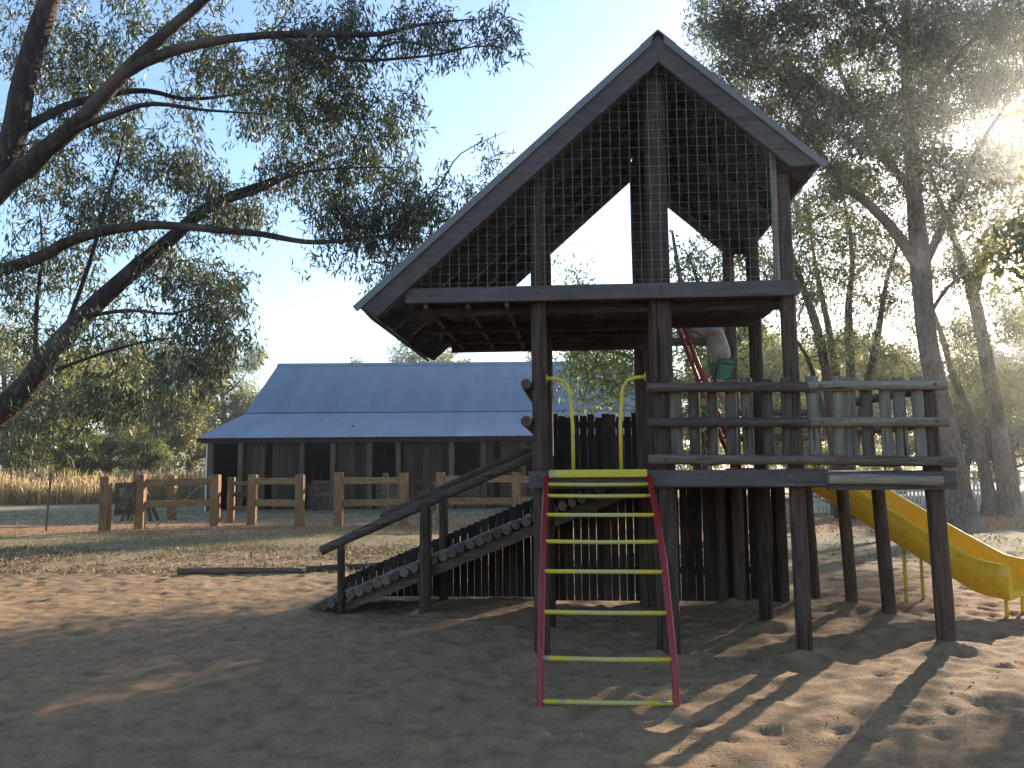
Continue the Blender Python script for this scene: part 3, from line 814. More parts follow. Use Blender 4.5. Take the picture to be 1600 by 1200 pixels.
# fingers, nose and ears added to the body surface
mb = MB()
for hx, hy, hz in ((-0.36, -0.12, 1.08), (-0.39, 0.13, 1.20)):
    for k, ln in enumerate((0.85, 1.0, 0.95, 0.75)):
        y = hy - 0.021 + k * 0.014
        mb.tube([(hx + 0.01, y, hz), (hx - 0.022 * ln, y, hz + 0.008), (hx - 0.036 * ln, y, hz - 0.012), (hx - 0.022 * ln, y, hz - 0.03)], [0.0075, 0.007, 0.0065, 0.005], 6)
    mb.tube([(hx + 0.03, hy - 0.018, hz - 0.004), (hx + 0.01, hy - 0.034, hz - 0.018), (hx - 0.012, hy - 0.03, hz - 0.026)], [0.009, 0.008, 0.006], 6)
mb.tube([(-0.165, 0, 1.325), (-0.182, 0, 1.29), (-0.165, 0, 1.282)], [0.008, 0.012, 0.008], 6)
for s in (-1, 1): mb.tube([(-0.08, s * 0.078, 1.315), (-0.078, s * 0.09, 1.3), (-0.08, s * 0.078, 1.28)], [0.008, 0.014, 0.008], 6)
ex = mb.mesh('x', M['skin'], True)
import bmesh
bm = bmesh.new(); bm.from_mesh(body.data); bm.from_mesh(ex); bm.to_mesh(body.data); bm.free()
mb = MB()
for s in (-1, 1): mb.tube([(-0.158, s * 0.03, 1.313), (-0.170, s * 0.03, 1.313)], 0.009, 8)
mb.build('eyes', M['darkiron'], kid)
MB().tube([(-0.158, -0.022, 1.252), (-0.168, 0, 1.248), (-0.158, 0.022, 1.252)], 0.006, 6).build('mouth', plain('lips', (0.35, 0.14, 0.11)), kid)
skin_mesh([((0.035, 0, 0.70), (0.10, 0.118)), ((0.0, 0, 0.84), (0.09, 0.108)), ((-0.06, 0, 1.02), (0.088, 0.118)), ((-0.072, 0, 1.105), (0.055, 0.066)),
           ((-0.07, -0.125, 1.04), 0.05), ((-0.15, -0.142, 0.995), 0.046), ((-0.07, 0.125, 1.04), 0.05), ((-0.15, 0.148, 1.055), 0.046)],
          [(0, 1), (1, 2), (2, 3), (2, 4), (4, 5), (2, 6), (6, 7)], M['shirt'], 'shirt', kid)
skin_mesh([((0.035, 0, 0.72), (0.098, 0.122)), ((0.04, -0.07, 0.65), 0.082), ((-0.01, -0.085, 0.50), 0.062), ((0.025, 0.07, 0.65), 0.082), ((-0.11, 0.085, 0.60), 0.07)],
          [(0, 1), (1, 2), (0, 3), (3, 4)], M['shorts'], 'shorts', kid)
skin_mesh([((-0.06, 0, 1.375), (0.085, 0.08)), ((-0.045, 0, 1.31), (0.085, 0.07)), ((-0.035, 0, 1.245), (0.07, 0.045))], [(0, 1), (1, 2)], M['hair'], 'hair', kid)
for (x, y, z) in ((0.06, -0.08, 0.155), (-0.08, 0.09, 0.315)):
    skin_mesh([((x + 0.015, y, z), (0.033, 0.036)), ((x - 0.05, y, z - 0.01), (0.03, 0.036)), ((x - 0.115, y, z - 0.015), (0.022, 0.032))], [(0, 1), (1, 2)], M['shoe'], 'shoe', kid)

# ------------------------------------------------------------------ yard fence
def fence_panel(name, label, posts, rails=True, mat='fence', h=1.47, w=0.235, extra=None, group='post and rail panels of the yard'):
    o = thing(name, label, 'fence', (posts[0][0], posts[0][1], 0), 0, group)
    bx, by = posts[0]
    for (x, y) in posts:
        hh = h + random.uniform(-0.03, 0.04)
        MB().cbox(-w / 2, w / 2, -w / 2, w / 2, gz(x, y) - 0.2, hh, 0.02).build('post', M[mat], o, loc=(x - bx, y - by, 0), rot=(R(random.uniform(-0.6, 0.6)), R(random.uniform(-0.8, 0.8)), R(random.uniform(-6, 6))))
    if rails:
        for (xa, ya), (xb, yb) in zip(posts[:-1], posts[1:]):
            L = math.hypot(xb - xa, yb - ya); an = math.atan2(yb - ya, xb - xa)
            for z in (1.18, 0.56):
                MB().cbox(0.09, L - 0.09, -0.05, 0.05, z, z + 0.19, 0.015).build('rail', M['fence_x'], o, loc=(xa - bx, ya - by, random.uniform(-0.02, 0.02)), rot=(0, R(random.uniform(-0.4, 0.4)), an))
    return o
fence_panel('fence_post', 'lone squared timber post at the left end of the yard fence', [(-10.82, 22.3)], False, group=None)
fence_panel('rail_fence', 'leftmost two rail panel of sawn timber yard fence', [(-10.2, 23.0), (-8.47, 23.9)])
fence_panel('rail_fence', 'short two rail fence panel second from the left of the yard', [(-7.55, 24.3), (-6.02, 23.75)])
fence_panel('rail_fence', 'two rail fence panel left of the ramp handrail', [(-4.9, 23.6), (-3.1, 23.85)])
fence_panel('rail_fence', 'two rail fence panel seen above the ramp beside the tower', [(-2.05, 23.9), (0.1, 23.8), (2.3, 23.8)])
fence_panel('fence_post', 'rear yard post behind the leftmost fence panel', [(-11.2, 27.6)], False, h=1.4, group=None)
fence_panel('fence_post', 'rear yard post beside the second gate gap', [(-8.5, 25.3)], False, h=1.4, w=0.2, group=None)
fence_panel('fence_post', 'small rear yard post behind the ramp handrail', [(-3.95, 25.9)], False, h=1.45, w=0.16, mat='old', group=None)

def gate(label, xa, ya, xb, yb):
    o = thing('yard_gate', label, 'gate', (xa, ya, 0), math.atan2(yb - ya, xb - xa), 'old timber gates of the yard')
    L = math.hypot(xb - xa, yb - ya)
    for z, nm in ((1.14, 'bar'), (0.82, 'bar'), (0.42, 'bar')):
        MB().cbox(0.02, L - 0.02, -0.025, 0.025, z, z + 0.12, 0.01).build(nm, M['old'], o)
    for x in (0.02, L - 0.12): MB().cbox(x, x + 0.1, -0.055, -0.027, 0.4, 1.28, 0.01).build('stile', M['old'], o)
    P = [(0.1, 0.45), (0.22, 0.45), (L - 0.1, 1.2), (L - 0.22, 1.2)]
    MB().prism(P, 'y', 0.027, 0.05).build('brace', M['old'], o)
gate('old timber gate between the first and second fence panels', -8.3, 24.6, -7.65, 24.75)
gate('old timber gate between the second and third fence panels', -5.85, 24.4, -4.98, 24.3)
gate('old timber gate just left of the ramp post', -2.95, 24.4, -2.2, 24.35)
gate('dark timber gate joining the lone end post', -10.7, 22.5, -10.3, 22.9)

# timber trestle and steel stakes at the left of the yard
tr = thing('trestle', 'dark timber trestle standing behind the lone end post', 'trestle', (-12.2, 27.2, 0), 0.1)
for x0, x1 in ((-0.35, -0.15), (0.55, 0.2)): MB().tube([(x0, -0.25, 0), (x1, 0, 1.1)], 0.06, 6).build('leg', M['old'], tr)
for x0, x1 in ((-0.35, -0.15), (0.6, 0.2)): MB().tube([(x0, 0.3, 0), (x1, 0, 1.1)], 0.06, 6).build('leg', M['old'], tr)
MB().cbox(-0.5, 0.65, -0.07, 0.07, 1.06, 1.22).build('top_bar', M['old'], tr)

def stake(label, x, y, h, lean):
    o = thing('steel_stake', label, 'stake', (x, y, 0))
    mb = MB(); P = [(-0.022, 0), (-0.004, 0.004), (0, 0.03), (0.004, 0.004), (0.022, 0), (0, -0.006)]
    mb.prism(P, 'z', -0.1, h)
    mb.build('shaft', M['steel'], o, rot=(0, lean, 0), scale=(1.3, 1.3, 1))
    MB().cbox(-0.03, 0.03, -0.012, 0.04, h, h + 0.03).build('cap', M['steel'], o, rot=(0, lean, 0))
p = at(72, 826, 22.6); stake('thin rusty steel stake in the dry grass at far left', p[0], 22.6, 1.52, R(2.2))
p = at(206, 812, 26.5); stake('dark steel stake beside the trestle', p[0], 26.5, 1.75, R(1))
st = thing('steel_stay', 'thin dark steel stay slanting to the ground by the barn corner', 'stay', (at(320, 745, 28)[0], 28.4, 0))
pa, pb = at(320, 745, 28.4), at(244, 826, 24.2)
MB().tube([(0, 0, pa[2]), (pb[0] - st.location.x, pb[1] - 28.4, 0.0)], 0.022, 6).build('bar', M['darkiron'], st)
MB().tube([(0, 0, pa[2] - 0.02), (0.0, 0.25, pa[2] + 0.02)], 0.03, 6).build('bracket', M['darkiron'], st)

# ground log border
for lab, (xa, ya), (xb, yb), r in (('left length of dark log edging lying on the ground', (-5.1, 12.85), (-3.25, 13.0), 0.05),
                                   ('right length of dark log edging running toward the ramp', (-3.2, 13.05), (-1.55, 13.55), 0.055)):
    o = wobble_log((0, 0, 0), (math.hypot(xb - xa, yb - ya), 0, 0), r, 10, 12, 0.08, 0.02, int(r * 1000)).build('edging_log', M['rail'], None, True, loc=(xa, ya, gz(xa, ya) + 0.03), rot=(0, 0, math.atan2(yb - ya, xb - xa)))
    tag(o, lab, 'log', 'log edging of the sand pit')

# ------------------------------------------------------------------ barn
BX0, BX1 = -12.1, 5.75
barn = thing('barn', 'long dark slab barn with pale galvanised iron roof', 'barn', (BX0, 33, 0), R(0.25))
BL = BX1 - BX0
EAVE, BRK, RDG = (0.0, 2.95), (5.8, 4.25), (11.0, 7.2)
def corr(name, p0, p1, x0, x1, parent, mat):
    nx = int((x1 - x0) / 0.076) * 4
    xs = np.linspace(x0, x1, nx + 1)
    (ya, za), (yb, zb) = p0, p1
    ln = math.hypot(yb - ya, zb - za); ny, nz = -(zb - za) / ln, (yb - ya) / ln
    V = []
    for (y, z) in ((ya, za), (yb, zb)):
        h = 0.011 * np.sin(np.arange(nx + 1) / 4 * 2 * math.pi)
        V.append(np.stack([xs, y + ny * h, z + nz * h], 1))
    V = np.concatenate(V)
    k = np.arange(nx)
    Q = np.stack([k, k + 1, k + nx + 2, k + nx + 1], 1)
    return link(name, quad_mesh(name, V, Q, mat, True), parent)
def lerp2(a, b, t): return (a[0] + (b[0] - a[0]) * t, a[1] + (b[1] - a[1]) * t)
def rows(a, b, n, off):
    for i in range(n):
        p, q = lerp2(a, b, i / n - (0.012 if i else 0)), lerp2(a, b, (i + 1) / n)
        corr('roof_sheet', (p[0], p[1] + off * (n - i) * 0.004), (q[0], q[1] + off * (n - i) * 0.004), -0.3, BL + 0.3, barn, M['tin'])
rows((-0.35, 2.87), (BRK[0], BRK[1]), 3, -1)
rows((BRK[0] - 0.12, BRK[1] + 0.02), RDG, 3, -1)
corr('roof_sheet', (16.4, 3.3), RDG, -0.3, BL + 0.3, barn, M['tin'])
MB().prism([(10.75, 7.08), (11.0, 7.26), (11.25, 7.08), (11.0, 7.22)], 'x', -0.32, BL + 0.32).build('ridge_cap', M['tin'], barn)
MB().cbox(-0.2, BL + 0.2, -0.12, -0.04, 2.66, 2.86).build('eave_beam', M['barnplank'], barn)
MB().prism([(-0.34, 2.83), (5.8, 4.2), (5.8, 4.05), (-0.34, 2.7)], 'x', -0.27, -0.22).build('barge_board', M['barnplank'], barn)
MB().prism([(5.8, 4.22), (11.0, 7.16), (11.0, 6.98), (5.8, 4.05)], 'x', -0.27, -0.22).build('barge_board', M['barnplank'], barn)
for x in (0.0, BL - 0.1):
    MB().prism([(0.3, 0), (16.0, 0), (16.0, 3.4), (11, 7.0), (5.8, 4.15), (0.3, 2.9)], 'x', x, x + 0.08).build('end_wall', M['barnplank'], barn)
MB().box(0.1, BL - 0.12, 5.6, 5.7, 0, 4.0).build('inner_wall', M['barnplank'], barn)
MB().box(0, BL, 0.2, 5.6, -0.05, 0.03).build('floor_slab', plain('barn_floor', (0.18, 0.14, 0.1)), barn)
def bx(px): return at(px, 740, 33.2)[0] - BX0
plank = MB().cbox(-0.5, 0.5, -0.02, 0.02, 0.0, 2.75, 0.006)
plank_m = [plank.mesh('wall_plank', M['barnplank'])]
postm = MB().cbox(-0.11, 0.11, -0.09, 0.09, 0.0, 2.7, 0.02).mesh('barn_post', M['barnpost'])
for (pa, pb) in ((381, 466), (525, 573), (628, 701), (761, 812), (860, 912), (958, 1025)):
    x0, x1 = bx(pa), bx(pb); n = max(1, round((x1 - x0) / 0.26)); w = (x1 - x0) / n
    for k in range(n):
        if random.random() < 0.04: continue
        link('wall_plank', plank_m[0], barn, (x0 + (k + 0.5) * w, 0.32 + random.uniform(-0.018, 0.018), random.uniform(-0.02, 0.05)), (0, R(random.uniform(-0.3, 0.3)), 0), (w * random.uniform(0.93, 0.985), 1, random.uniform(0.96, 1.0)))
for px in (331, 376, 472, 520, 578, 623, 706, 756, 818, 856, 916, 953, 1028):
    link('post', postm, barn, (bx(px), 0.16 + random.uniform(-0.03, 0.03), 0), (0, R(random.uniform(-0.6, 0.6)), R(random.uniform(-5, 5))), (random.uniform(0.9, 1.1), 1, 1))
for (pa, pb) in ((478, 514), (585, 617), (713, 750), (820, 854), (918, 951)):
    x0, x1 = bx(pa), bx(pb)
    MB().cbox(x0, x1, 0.34, 0.39, 0.05, 1.05, 0.01).build('stall_door', M['old'], barn)
MB().cbox(-0.06, 0.0, 0.1, 0.34, 0, 2.75).build('corner_board', M['white'], barn)
MB().tube([(bx(540), 1.6, 3.37), (bx(540), 1.6, 3.42)], 0.06, 10).build('roof_vent', M['darkiron'], barn)
# ------------------------------------------------------------------ picket fence, far rail fence
pf = thing('picket_fence', 'low white picket fence behind the yellow slide', 'fence', (10.2, 28.2, 0), R(3))
pm = MB().prism([(-0.035, 0), (0.035, 0), (0.035, 0.88), (0, 0.97), (-0.035, 0.88)], 'y', -0.01, 0.01).mesh('picket', M['white'])
for k in range(46): link('picket', pm, pf, (k * 0.13, 0, random.uniform(0, 0.02)), (0, R(random.uniform(-1, 1)), 0))
for z in (0.22, 0.68): MB().cbox(-0.05, 5.95, 0.015, 0.05, z, z + 0.07).build('rail', M['white'], pf)
for x in (0, 2.0, 4.0, 5.9): MB().cbox(x - 0.05, x + 0.05, 0.055, 0.15, -0.1, 1.0).build('post', M['white'], pf)
rf = thing('rail_fence', 'distant low timber fence beyond the pale track', 'fence', (34, 66, 0), R(8))
for k in range(24): MB().cbox(-0.09, 0.09, -0.09, 0.09, -0.2, 1.25 + random.uniform(-.1, .1), 0.02).build('post', M['fence'], rf, loc=(k * 1.3, 0, 0))
for z in (0.5, 1.0): MB().cbox(0, 30, -0.04, 0.04, z, z + 0.14).build('rail', M['fence_x'], rf)

# ------------------------------------------------------------------ trees
def leaf_cloud(centres, radii, per, length, width, droop, rng, squash=0.8):
    """narrow leaves hung round each twig end -> (verts, quads)"""
    centres = np.asarray(centres); n = len(centres)
    radii = np.broadcast_to(np.asarray(radii, float), (n,))
    c = np.repeat(centres, per, 0); rr = np.repeat(radii, per)
    m = len(c)
    off = np.clip(rng.normal(size=(m, 3)), -1.5, 1.5) * np.array([1, 1, squash]) * 0.55
    p = c + off * rr[:, None]
    d = rng.normal(size=(m, 3)); d[:, 2] -= droop
    d /= np.linalg.norm(d, axis=1)[:, None]
    s = np.cross(d, rng.normal(size=(m, 3))); s /= np.linalg.norm(s, axis=1)[:, None]
    L = length * rng.uniform(0.65, 1.25, m)[:, None]; Wd = width * rng.uniform(0.7, 1.25, m)[:, None]
    bend = np.cross(d, s) * L * rng.uniform(-0.12, 0.12, m)[:, None]
    v = np.empty((m, 4, 3))
    v[:, 0] = p
    v[:, 1] = p + d * L * 0.45 + s * Wd * 0.5 + bend
    v[:, 2] = p + d * L
    v[:, 3] = p + d * L * 0.45 - s * Wd * 0.5 + bend
    q = np.arange(m * 4).reshape(m, 4)
    return v.reshape(-1, 3), q

def twigs(mb, limb_pts, centres, r0=0.012, r1=0.004, sides=4, sag=0.08, rng=RNG, maxlen=4.0):
    """join every leaf clump to the nearest wood already grown"""
    nodes = np.array(limb_pts, float)
    cs = np.array(centres, float)
    dmin = np.min(np.linalg.norm(cs[:, None] - nodes[None], axis=2), axis=1) if len(cs) * len(nodes) < 4e6 else np.zeros(len(cs))
    best = np.argmin(np.linalg.norm(cs[:, None] - nodes[None], axis=2), axis=1)
    order = np.argsort(dmin)
    grown = [nodes]
    allp = nodes
    buf = []
    for i in order:
        c = cs[i]
        dd = np.linalg.norm(allp - c, axis=1)
        j = int(np.argmin(dd)); a = allp[j]; d = dd[j]
        if d > maxlen or d < 1e-3: continue
        mid = (a + c) / 2 + rng.normal(size=3) * d * 0.10 + np.array([0, 0, sag * d])
        ra = r1 + (r0 - r1) * min(1.0, d / 1.2)
        mb.tube([a, mid, c], [ra, (ra + r1) / 2, r1 * 0.6], sides, False)
        allp = np.vstack([allp, mid[None], c[None]])

def resample(pts, step):
    pts = np.array(pts, float); out = []
    for a, b in zip(pts[:-1], pts[1:]):
        n = max(1, int(np.linalg.norm(b - a) / step))
        for k in range(n): out.append(a + (b - a) * k / n)
    out.append(pts[-1]); return out

def smooth_limb(pts, rad, n=3, jit=0.0, rng=RNG):
    P = [np.array(p, float) for p in pts]; out, rr = [], []
    for i in range(len(P) - 1):
        p0, p1, p2, p3 = P[max(i - 1, 0)], P[i], P[i + 1], P[min(i + 2, len(P) - 1)]
        for k in range(n):
            t = k / n
            q = 0.5 * ((2 * p1) + (-p0 + p2) * t + (2 * p0 - 5 * p1 + 4 * p2 - p3) * t * t + (-p0 + 3 * p1 - 3 * p2 + p3) * t ** 3)
            r_ = rad[i] + (rad[i + 1] - rad[i]) * t
            out.append(q + rng.normal(size=3) * jit * r_); rr.append(r_ * (1 + rng.normal() * jit * 0.5))
    out.append(P[-1]); rr.append(rad[-1]); return out, rr

def ellip(c, rad, n, rng):
    d = rng.normal(size=(n, 3)); d /= np.linalg.norm(d, axis=1)[:, None]
    return np.array(c) + d * np.array(rad) * (rng.uniform(0.05, 1, n) ** 0.45)[:, None]

def finish_tree(name, label, base, wood_mb, leaf_v, leaf_q, bark, leaf, group=None, cat='tree'):
    root = thing(name, label, cat, base, 0, group)
    b = np.array(base)
    wood_mb.v = [(x - b[0], y - b[1], z - b[2]) for x, y, z in wood_mb.v]
    me = wood_mb.mesh('trunk', M[bark], True)
    link('trunk', me, root)
    link('crown', quad_mesh('crown', leaf_v - b, leaf_q, M[leaf]), root)['kind'] = 'stuff'
    return root

def shots(lst, scale, rng, spread):
    """leaf clump centres from (photo x, y, distance, half width, half height, count)"""
    out = []
    for (x, y, Y, rx, ry, n) in lst:
        c = at(x, y, Y); k = Y / FPX
        out.append(ellip(c, (rx * k, spread, ry * k), n, rng))
    return np.concatenate(out)

# --- the big gum hanging in from the left
rng = np.random.default_rng(21)
mb = MB(); nodes = []
LIMB_K = 0.86
def limb(pts, rad, sides=8, jit=0.04, mbx=None):
    rad = [q * LIMB_K for q in rad]
    P, rr = smooth_limb(pts, rad, 3, jit, rng)
    (mbx or mb).tube(P, rr, sides, True)
    nodes.extend(resample(P, 0.25))
A = lambda x, y, Y: at(x, y, Y)
base = np.array([-8.6, 10.2, 0.0])
limb([base + (0, 0, -0.2), base + (0.1, 0, 0.5), A(-120, 720, 10.1), A(-30, 660, 10.0), A(30, 618, 10.0), A(85, 545, 10.0), A(160, 465, 10.1), A(245, 392, 10.3), A(330, 322, 10.6), A(430, 280, 10.9), A(535, 235, 11.3)],
     [0.42, 0.34, 0.24, 0.19, 0.175, 0.15, 0.125, 0.105, 0.08, 0.045, 0.02], 12)
limb([base + (0.1, 0, 0.4), A(-200, 600, 10.2), A(-110, 430, 10.2), A(-35, 330, 10.0), A(15, 235, 9.9), A(42, 110, 9.8), A(78, 0, 9.8), A(110, -120, 9.8), A(150, -260, 9.9)], [0.36, 0.27, 0.22, 0.19, 0.17, 0.155, 0.14, 0.11, 0.05], 12)
limb([A(-35, 330, 10.0), A(25, 275, 9.7), A(70, 235, 9.6), A(130, 185, 9.5), A(185, 122, 9.4), A(255, 55, 9.3), A(330, -10, 9.2), A(420, -90, 9.1)], [0.15, 0.135, 0.125, 0.11, 0.095, 0.08, 0.065, 0.03], 10)
limb([A(190, 118, 9.4), A(225, 96, 9.35), A(290, 74, 9.3), A(350, 62, 9.25), A(430, 54, 9.2), A(540, 54, 9.2), A(600, 52, 9.2), A(660, 38, 9.2), A(740, 30, 9.2)], [0.085, 0.08, 0.07, 0.058, 0.048, 0.04, 0.032, 0.022, 0.008], 8)
limb([A(430, 56, 9.2), A(500, 82, 9.1), A(560, 94, 9.05), A(640, 90, 9.0), A(690, 84, 9.0), A(745, 72, 9.0), A(790, 78, 9.0), A(835, 105, 9.0)], [0.032, 0.028, 0.024, 0.018, 0.014, 0.010, 0.006, 0.003], 6)
limb([A(580, 92, 9.05), A(600, 72, 8.9), A(640, 66, 8.8), A(700, 80, 8.8), A(760, 62, 8.8), A(820, 70, 8.8)], [0.02, 0.016, 0.012, 0.009, 0.006, 0.003], 5)
limb([A(-110, 430, 10.2), A(-20, 425, 10.0), A(55, 405, 9.8), A(120, 372, 9.7), A(200, 355, 9.6), A(265, 352, 9.6), A(330, 358, 9.6), A(410, 366, 9.7), A(475, 378, 9.8), A(540, 376, 9.9), A(600, 368, 10.0), A(670, 380, 10.1)],
     [0.12, 0.10, 0.085, 0.072, 0.064, 0.056, 0.05, 0.043, 0.036, 0.028, 0.018, 0.006], 10)
limb([A(40, 200, 9.9), A(100, 168, 10.2), A(170, 148, 10.5), A(230, 142, 10.8), A(290, 155, 11.0), A(350, 150, 11.2), A(400, 140, 11.3)], [0.07, 0.06, 0.05, 0.042, 0.034, 0.024, 0.01], 8)
limb([A(110, 205, 9.5), A(180, 178, 9.4), A(240, 162, 9.3), A(320, 172, 9.3), A(420, 178, 9.2)], [0.05, 0.042, 0.032, 0.02, 0.006], 7)
limb([A(105, 510, 10.05), A(140, 410, 10.0), A(165, 320, 10.1), A(190, 230, 10.2), A(200, 170, 10.3)], [0.035, 0.03, 0.024, 0.016, 0.006], 6)
limb([A(55, 560, 10.0), A(58, 470, 10.1), A(66, 400, 10.2), A(62, 330, 10.2)], [0.035, 0.028, 0.02, 0.008], 6)
limb([A(330, 322, 10.6), A(400, 300, 10.2), A(470, 270, 10.0), A(560, 262, 9.8), A(620, 262, 9.7)], [0.035, 0.028, 0.02, 0.012, 0.005], 6)
limb([A(600, 368, 10.0), A(640, 350, 9.9), A(690, 285, 9.8), A(720, 240, 9.8), A(790, 205, 9.8)], [0.02, 0.016, 0.012, 0.009, 0.003], 5)
limb([A(130, 495, 10.1), A(200, 485, 9.7), A(270, 490, 9.4), A(330, 470, 9.2)], [0.035, 0.026, 0.018, 0.006], 6)
limb([A(60, 590, 10.0), A(130, 562, 9.5), A(220, 535, 9.3), A(300, 525, 9.2)], [0.03, 0.022, 0.014, 0.005], 6)
clumps = shots([(60, 60, 10.3, 90, 70, 55), (180, 40, 10.0, 110, 60, 70), (300, 30, 9.8, 100, 50, 48), (430, 20, 9.4, 80, 35, 30), (540, 20, 9.3, 80, 40, 42), (650, 20, 9.2, 90, 40, 38), (760, 15, 9.1, 50, 25, 12),
                (470, 90, 9.4, 110, 60, 60), (390, 125, 10.4, 80, 60, 45), (540, 140, 9.6, 90, 50, 45), (620, 130, 9.4, 30, 45, 12), (300, 130, 10.8, 90, 60, 40),
                (120, 150, 10.2, 90, 70, 45), (40, 230, 10.2, 60, 80, 35), (230, 240, 10.3, 110, 60, 52), (340, 250, 10.5, 90, 65, 75), (450, 230, 10.2, 90, 60, 48), (560, 230, 10.0, 80, 60, 42),
                (350, 310, 10.3, 60, 40, 38), (540, 310, 9.9, 90, 40, 40), (620, 290, 9.8, 60, 50, 32), (690, 310, 9.8, 60, 40, 28), (740, 250, 9.8, 45, 45, 22), (560, 345, 9.9, 70, 25, 22), (620, 395, 10.0, 45, 25, 12), (500, 390, 9.8, 40, 12, 5), (550, 395, 9.8, 8, 20, 3),
                (100, 300, 10.2, 100, 60, 26), (180, 330, 10.1, 80, 50, 30), (40, 400, 9.9, 60, 50, 40), (30, 460, 9.9, 50, 40, 22), (150, 420, 10.0, 80, 50, 14), (260, 420, 10.0, 60, 45, 22), (330, 430, 9.9, 45, 35, 26), (230, 395, 10, 70, 30, 12),
                (290, 475, 9.6, 70, 40, 24), (330, 500, 9.5, 40, 35, 13), (210, 510, 9.6, 80, 35, 15), (110, 520, 9.7, 70, 40, 9), (40, 540, 9.8, 60, 50, 9), (150, 570, 9.5, 80, 35, 16), (260, 575, 9.4, 50, 35, 16), (170, 620, 9.4, 60, 30, 10), (90, 640, 9.4, 70, 35, 9), (300, 545, 9.4, 40, 30, 12), (20, 690, 9.5, 40, 40, 8), (120, 660, 9.5, 50, 25, 10),
                (100, -80, 9.8, 160, 80, 50), (350, -90, 9.4, 160, 70, 40), (-80, 200, 10, 70, 160, 40), (-100, -60, 10, 100, 120, 35)], 1, rng, 0.75)
clumps[:, 1] += 0.45
clumps = clumps[vnoise(clumps[:, 0] * 1.9 + clumps[:, 1] * 0.7, clumps[:, 2] * 1.9 - clumps[:, 1] * 0.5, 61) + rng.normal(size=len(clumps)) * 0.07 > -0.17]
clumps = np.concatenate([clumps] + [clumps[rng.random(len(clumps)) < 0.85] for _ in range(3)])
clumps = clumps + np.clip(rng.normal(size=clumps.shape), -1.6, 1.6) * np.array([0.13, 0.13, 0.16])
twigs(mb, nodes, clumps, 0.012, 0.0035, 3, 0.05, rng)
lv, lq = leaf_cloud(clumps - np.array([0, 0, 0.05]), rng.uniform(0.06, 0.17, len(clumps)), 14, 0.115, 0.022, 1.5, rng, 1.3)
finish_tree('gum_tree', 'big gum tree hanging its leafy limbs in from the left edge', base, mb, lv, lq, 'bark_gum', 'leaf_gum')

# --- the tall gum at the right, behind the deck
LIMB_K = 1.0
rng = np.random.default_rng(31)
mb = MB(); nodes = []
b1 = at(1500, 832, 20.2); b1[2] = 0.0
limb([b1 + (0.05, 0, -0.3), b1 + (0.02, 0, 0.35), A(1492, 745, 20.2), A(1471, 640, 20.2), A(1451, 545, 20.2), A(1441, 450, 20.2), A(1437, 400, 20.2), A(1428, 300, 20.3), A(1422, 200, 20.5), A(1415, 80, 20.8), A(1420, -80, 21), A(1430, -250, 21)],
     [0.62, 0.42, 0.30, 0.26, 0.235, 0.235, 0.25, 0.19, 0.165, 0.13, 0.09, 0.03], 14, 0.03)
limb([A(1437, 420, 20.2), A(1405, 370, 19.9), A(1360, 322, 19.6), A(1305, 275, 19.3), A(1270, 215, 19.0), A(1235, 140, 18.8), A(1180, 70, 18.6)], [0.15, 0.13, 0.11, 0.09, 0.075, 0.05, 0.02], 9)
limb([A(1437, 430, 20.2), A(1465, 370, 20.5), A(1495, 310, 20.8), A(1530, 230, 21.0), A(1580, 150, 21.2)], [0.12, 0.11, 0.095, 0.07, 0.03], 8)
limb([A(1428, 300, 20.3), A(1380, 240, 21), A(1330, 150, 21.5), A(1290, 60, 22)], [0.12, 0.1, 0.07, 0.03], 7)
limb([A(1422, 200, 20.5), A(1470, 120, 20), A(1530, 50, 19.5), A(1580, -30, 19)], [0.11, 0.09, 0.06, 0.03], 7)
limb([A(1448, 500, 20.2), A(1480, 450, 19.8), A(1520, 420, 19.4)], [0.06, 0.045, 0.02], 6)
limb([A(1415, 80, 20.8), A(1340, -20, 20), A(1250, -120, 19)], [0.1, 0.07, 0.03], 6)
clumps = shots([(1130, 25, 18.8, 50, 45, 55), (1200, 50, 18.8, 80, 50, 80), (1300, 40, 19.2, 90, 60, 90), (1400, 60, 20, 100, 70, 120), (1500, 40, 20, 90, 60, 90), (1580, 40, 20, 60, 60, 50),
                (1150, 115, 18.8, 45, 35, 34), (1220, 140, 18.8, 70, 45, 65), (1300, 160, 19.3, 80, 50, 80), (1400, 180, 20, 80, 60, 95), (1490, 150, 20.4, 80, 60, 85), (1570, 130, 20.8, 60, 60, 42),
                (1250, 215, 19, 50, 35, 34), (1330, 245, 19.5, 70, 40, 50), (1420, 270, 20.2, 80, 45, 50), (1510, 260, 20.8, 70, 50, 44), (1590, 250, 21, 60, 50, 22), (1300, 310, 19.4, 50, 30, 16), (1480, 340, 20.6, 60, 35, 22),
                (1560, 360, 21, 50, 40, 16), (1380, 350, 20.5, 40, 30, 10), (1520, 430, 20, 40, 30, 12),
                (1300, -120, 19.5, 200, 110, 150), (1500, -130, 20, 200, 120, 150), (1680, 60, 20.5, 100, 180, 120), (1700, 300, 20.5, 80, 80, 36), (1420, -280, 20.5, 180, 70, 60)], 1, rng, 1.7)
twigs(mb, nodes, clumps, 0.03, 0.007, 4, 0.08, rng, 6)
lv, lq = leaf_cloud(clumps, rng.uniform(0.25, 0.5, len(clumps)), 76, 0.15, 0.034, 1.0, rng)
finish_tree('gum_tree', 'tall thick trunked gum rising just right of the tower deck', b1, mb, lv, lq, 'bark_grey', 'leaf_right')

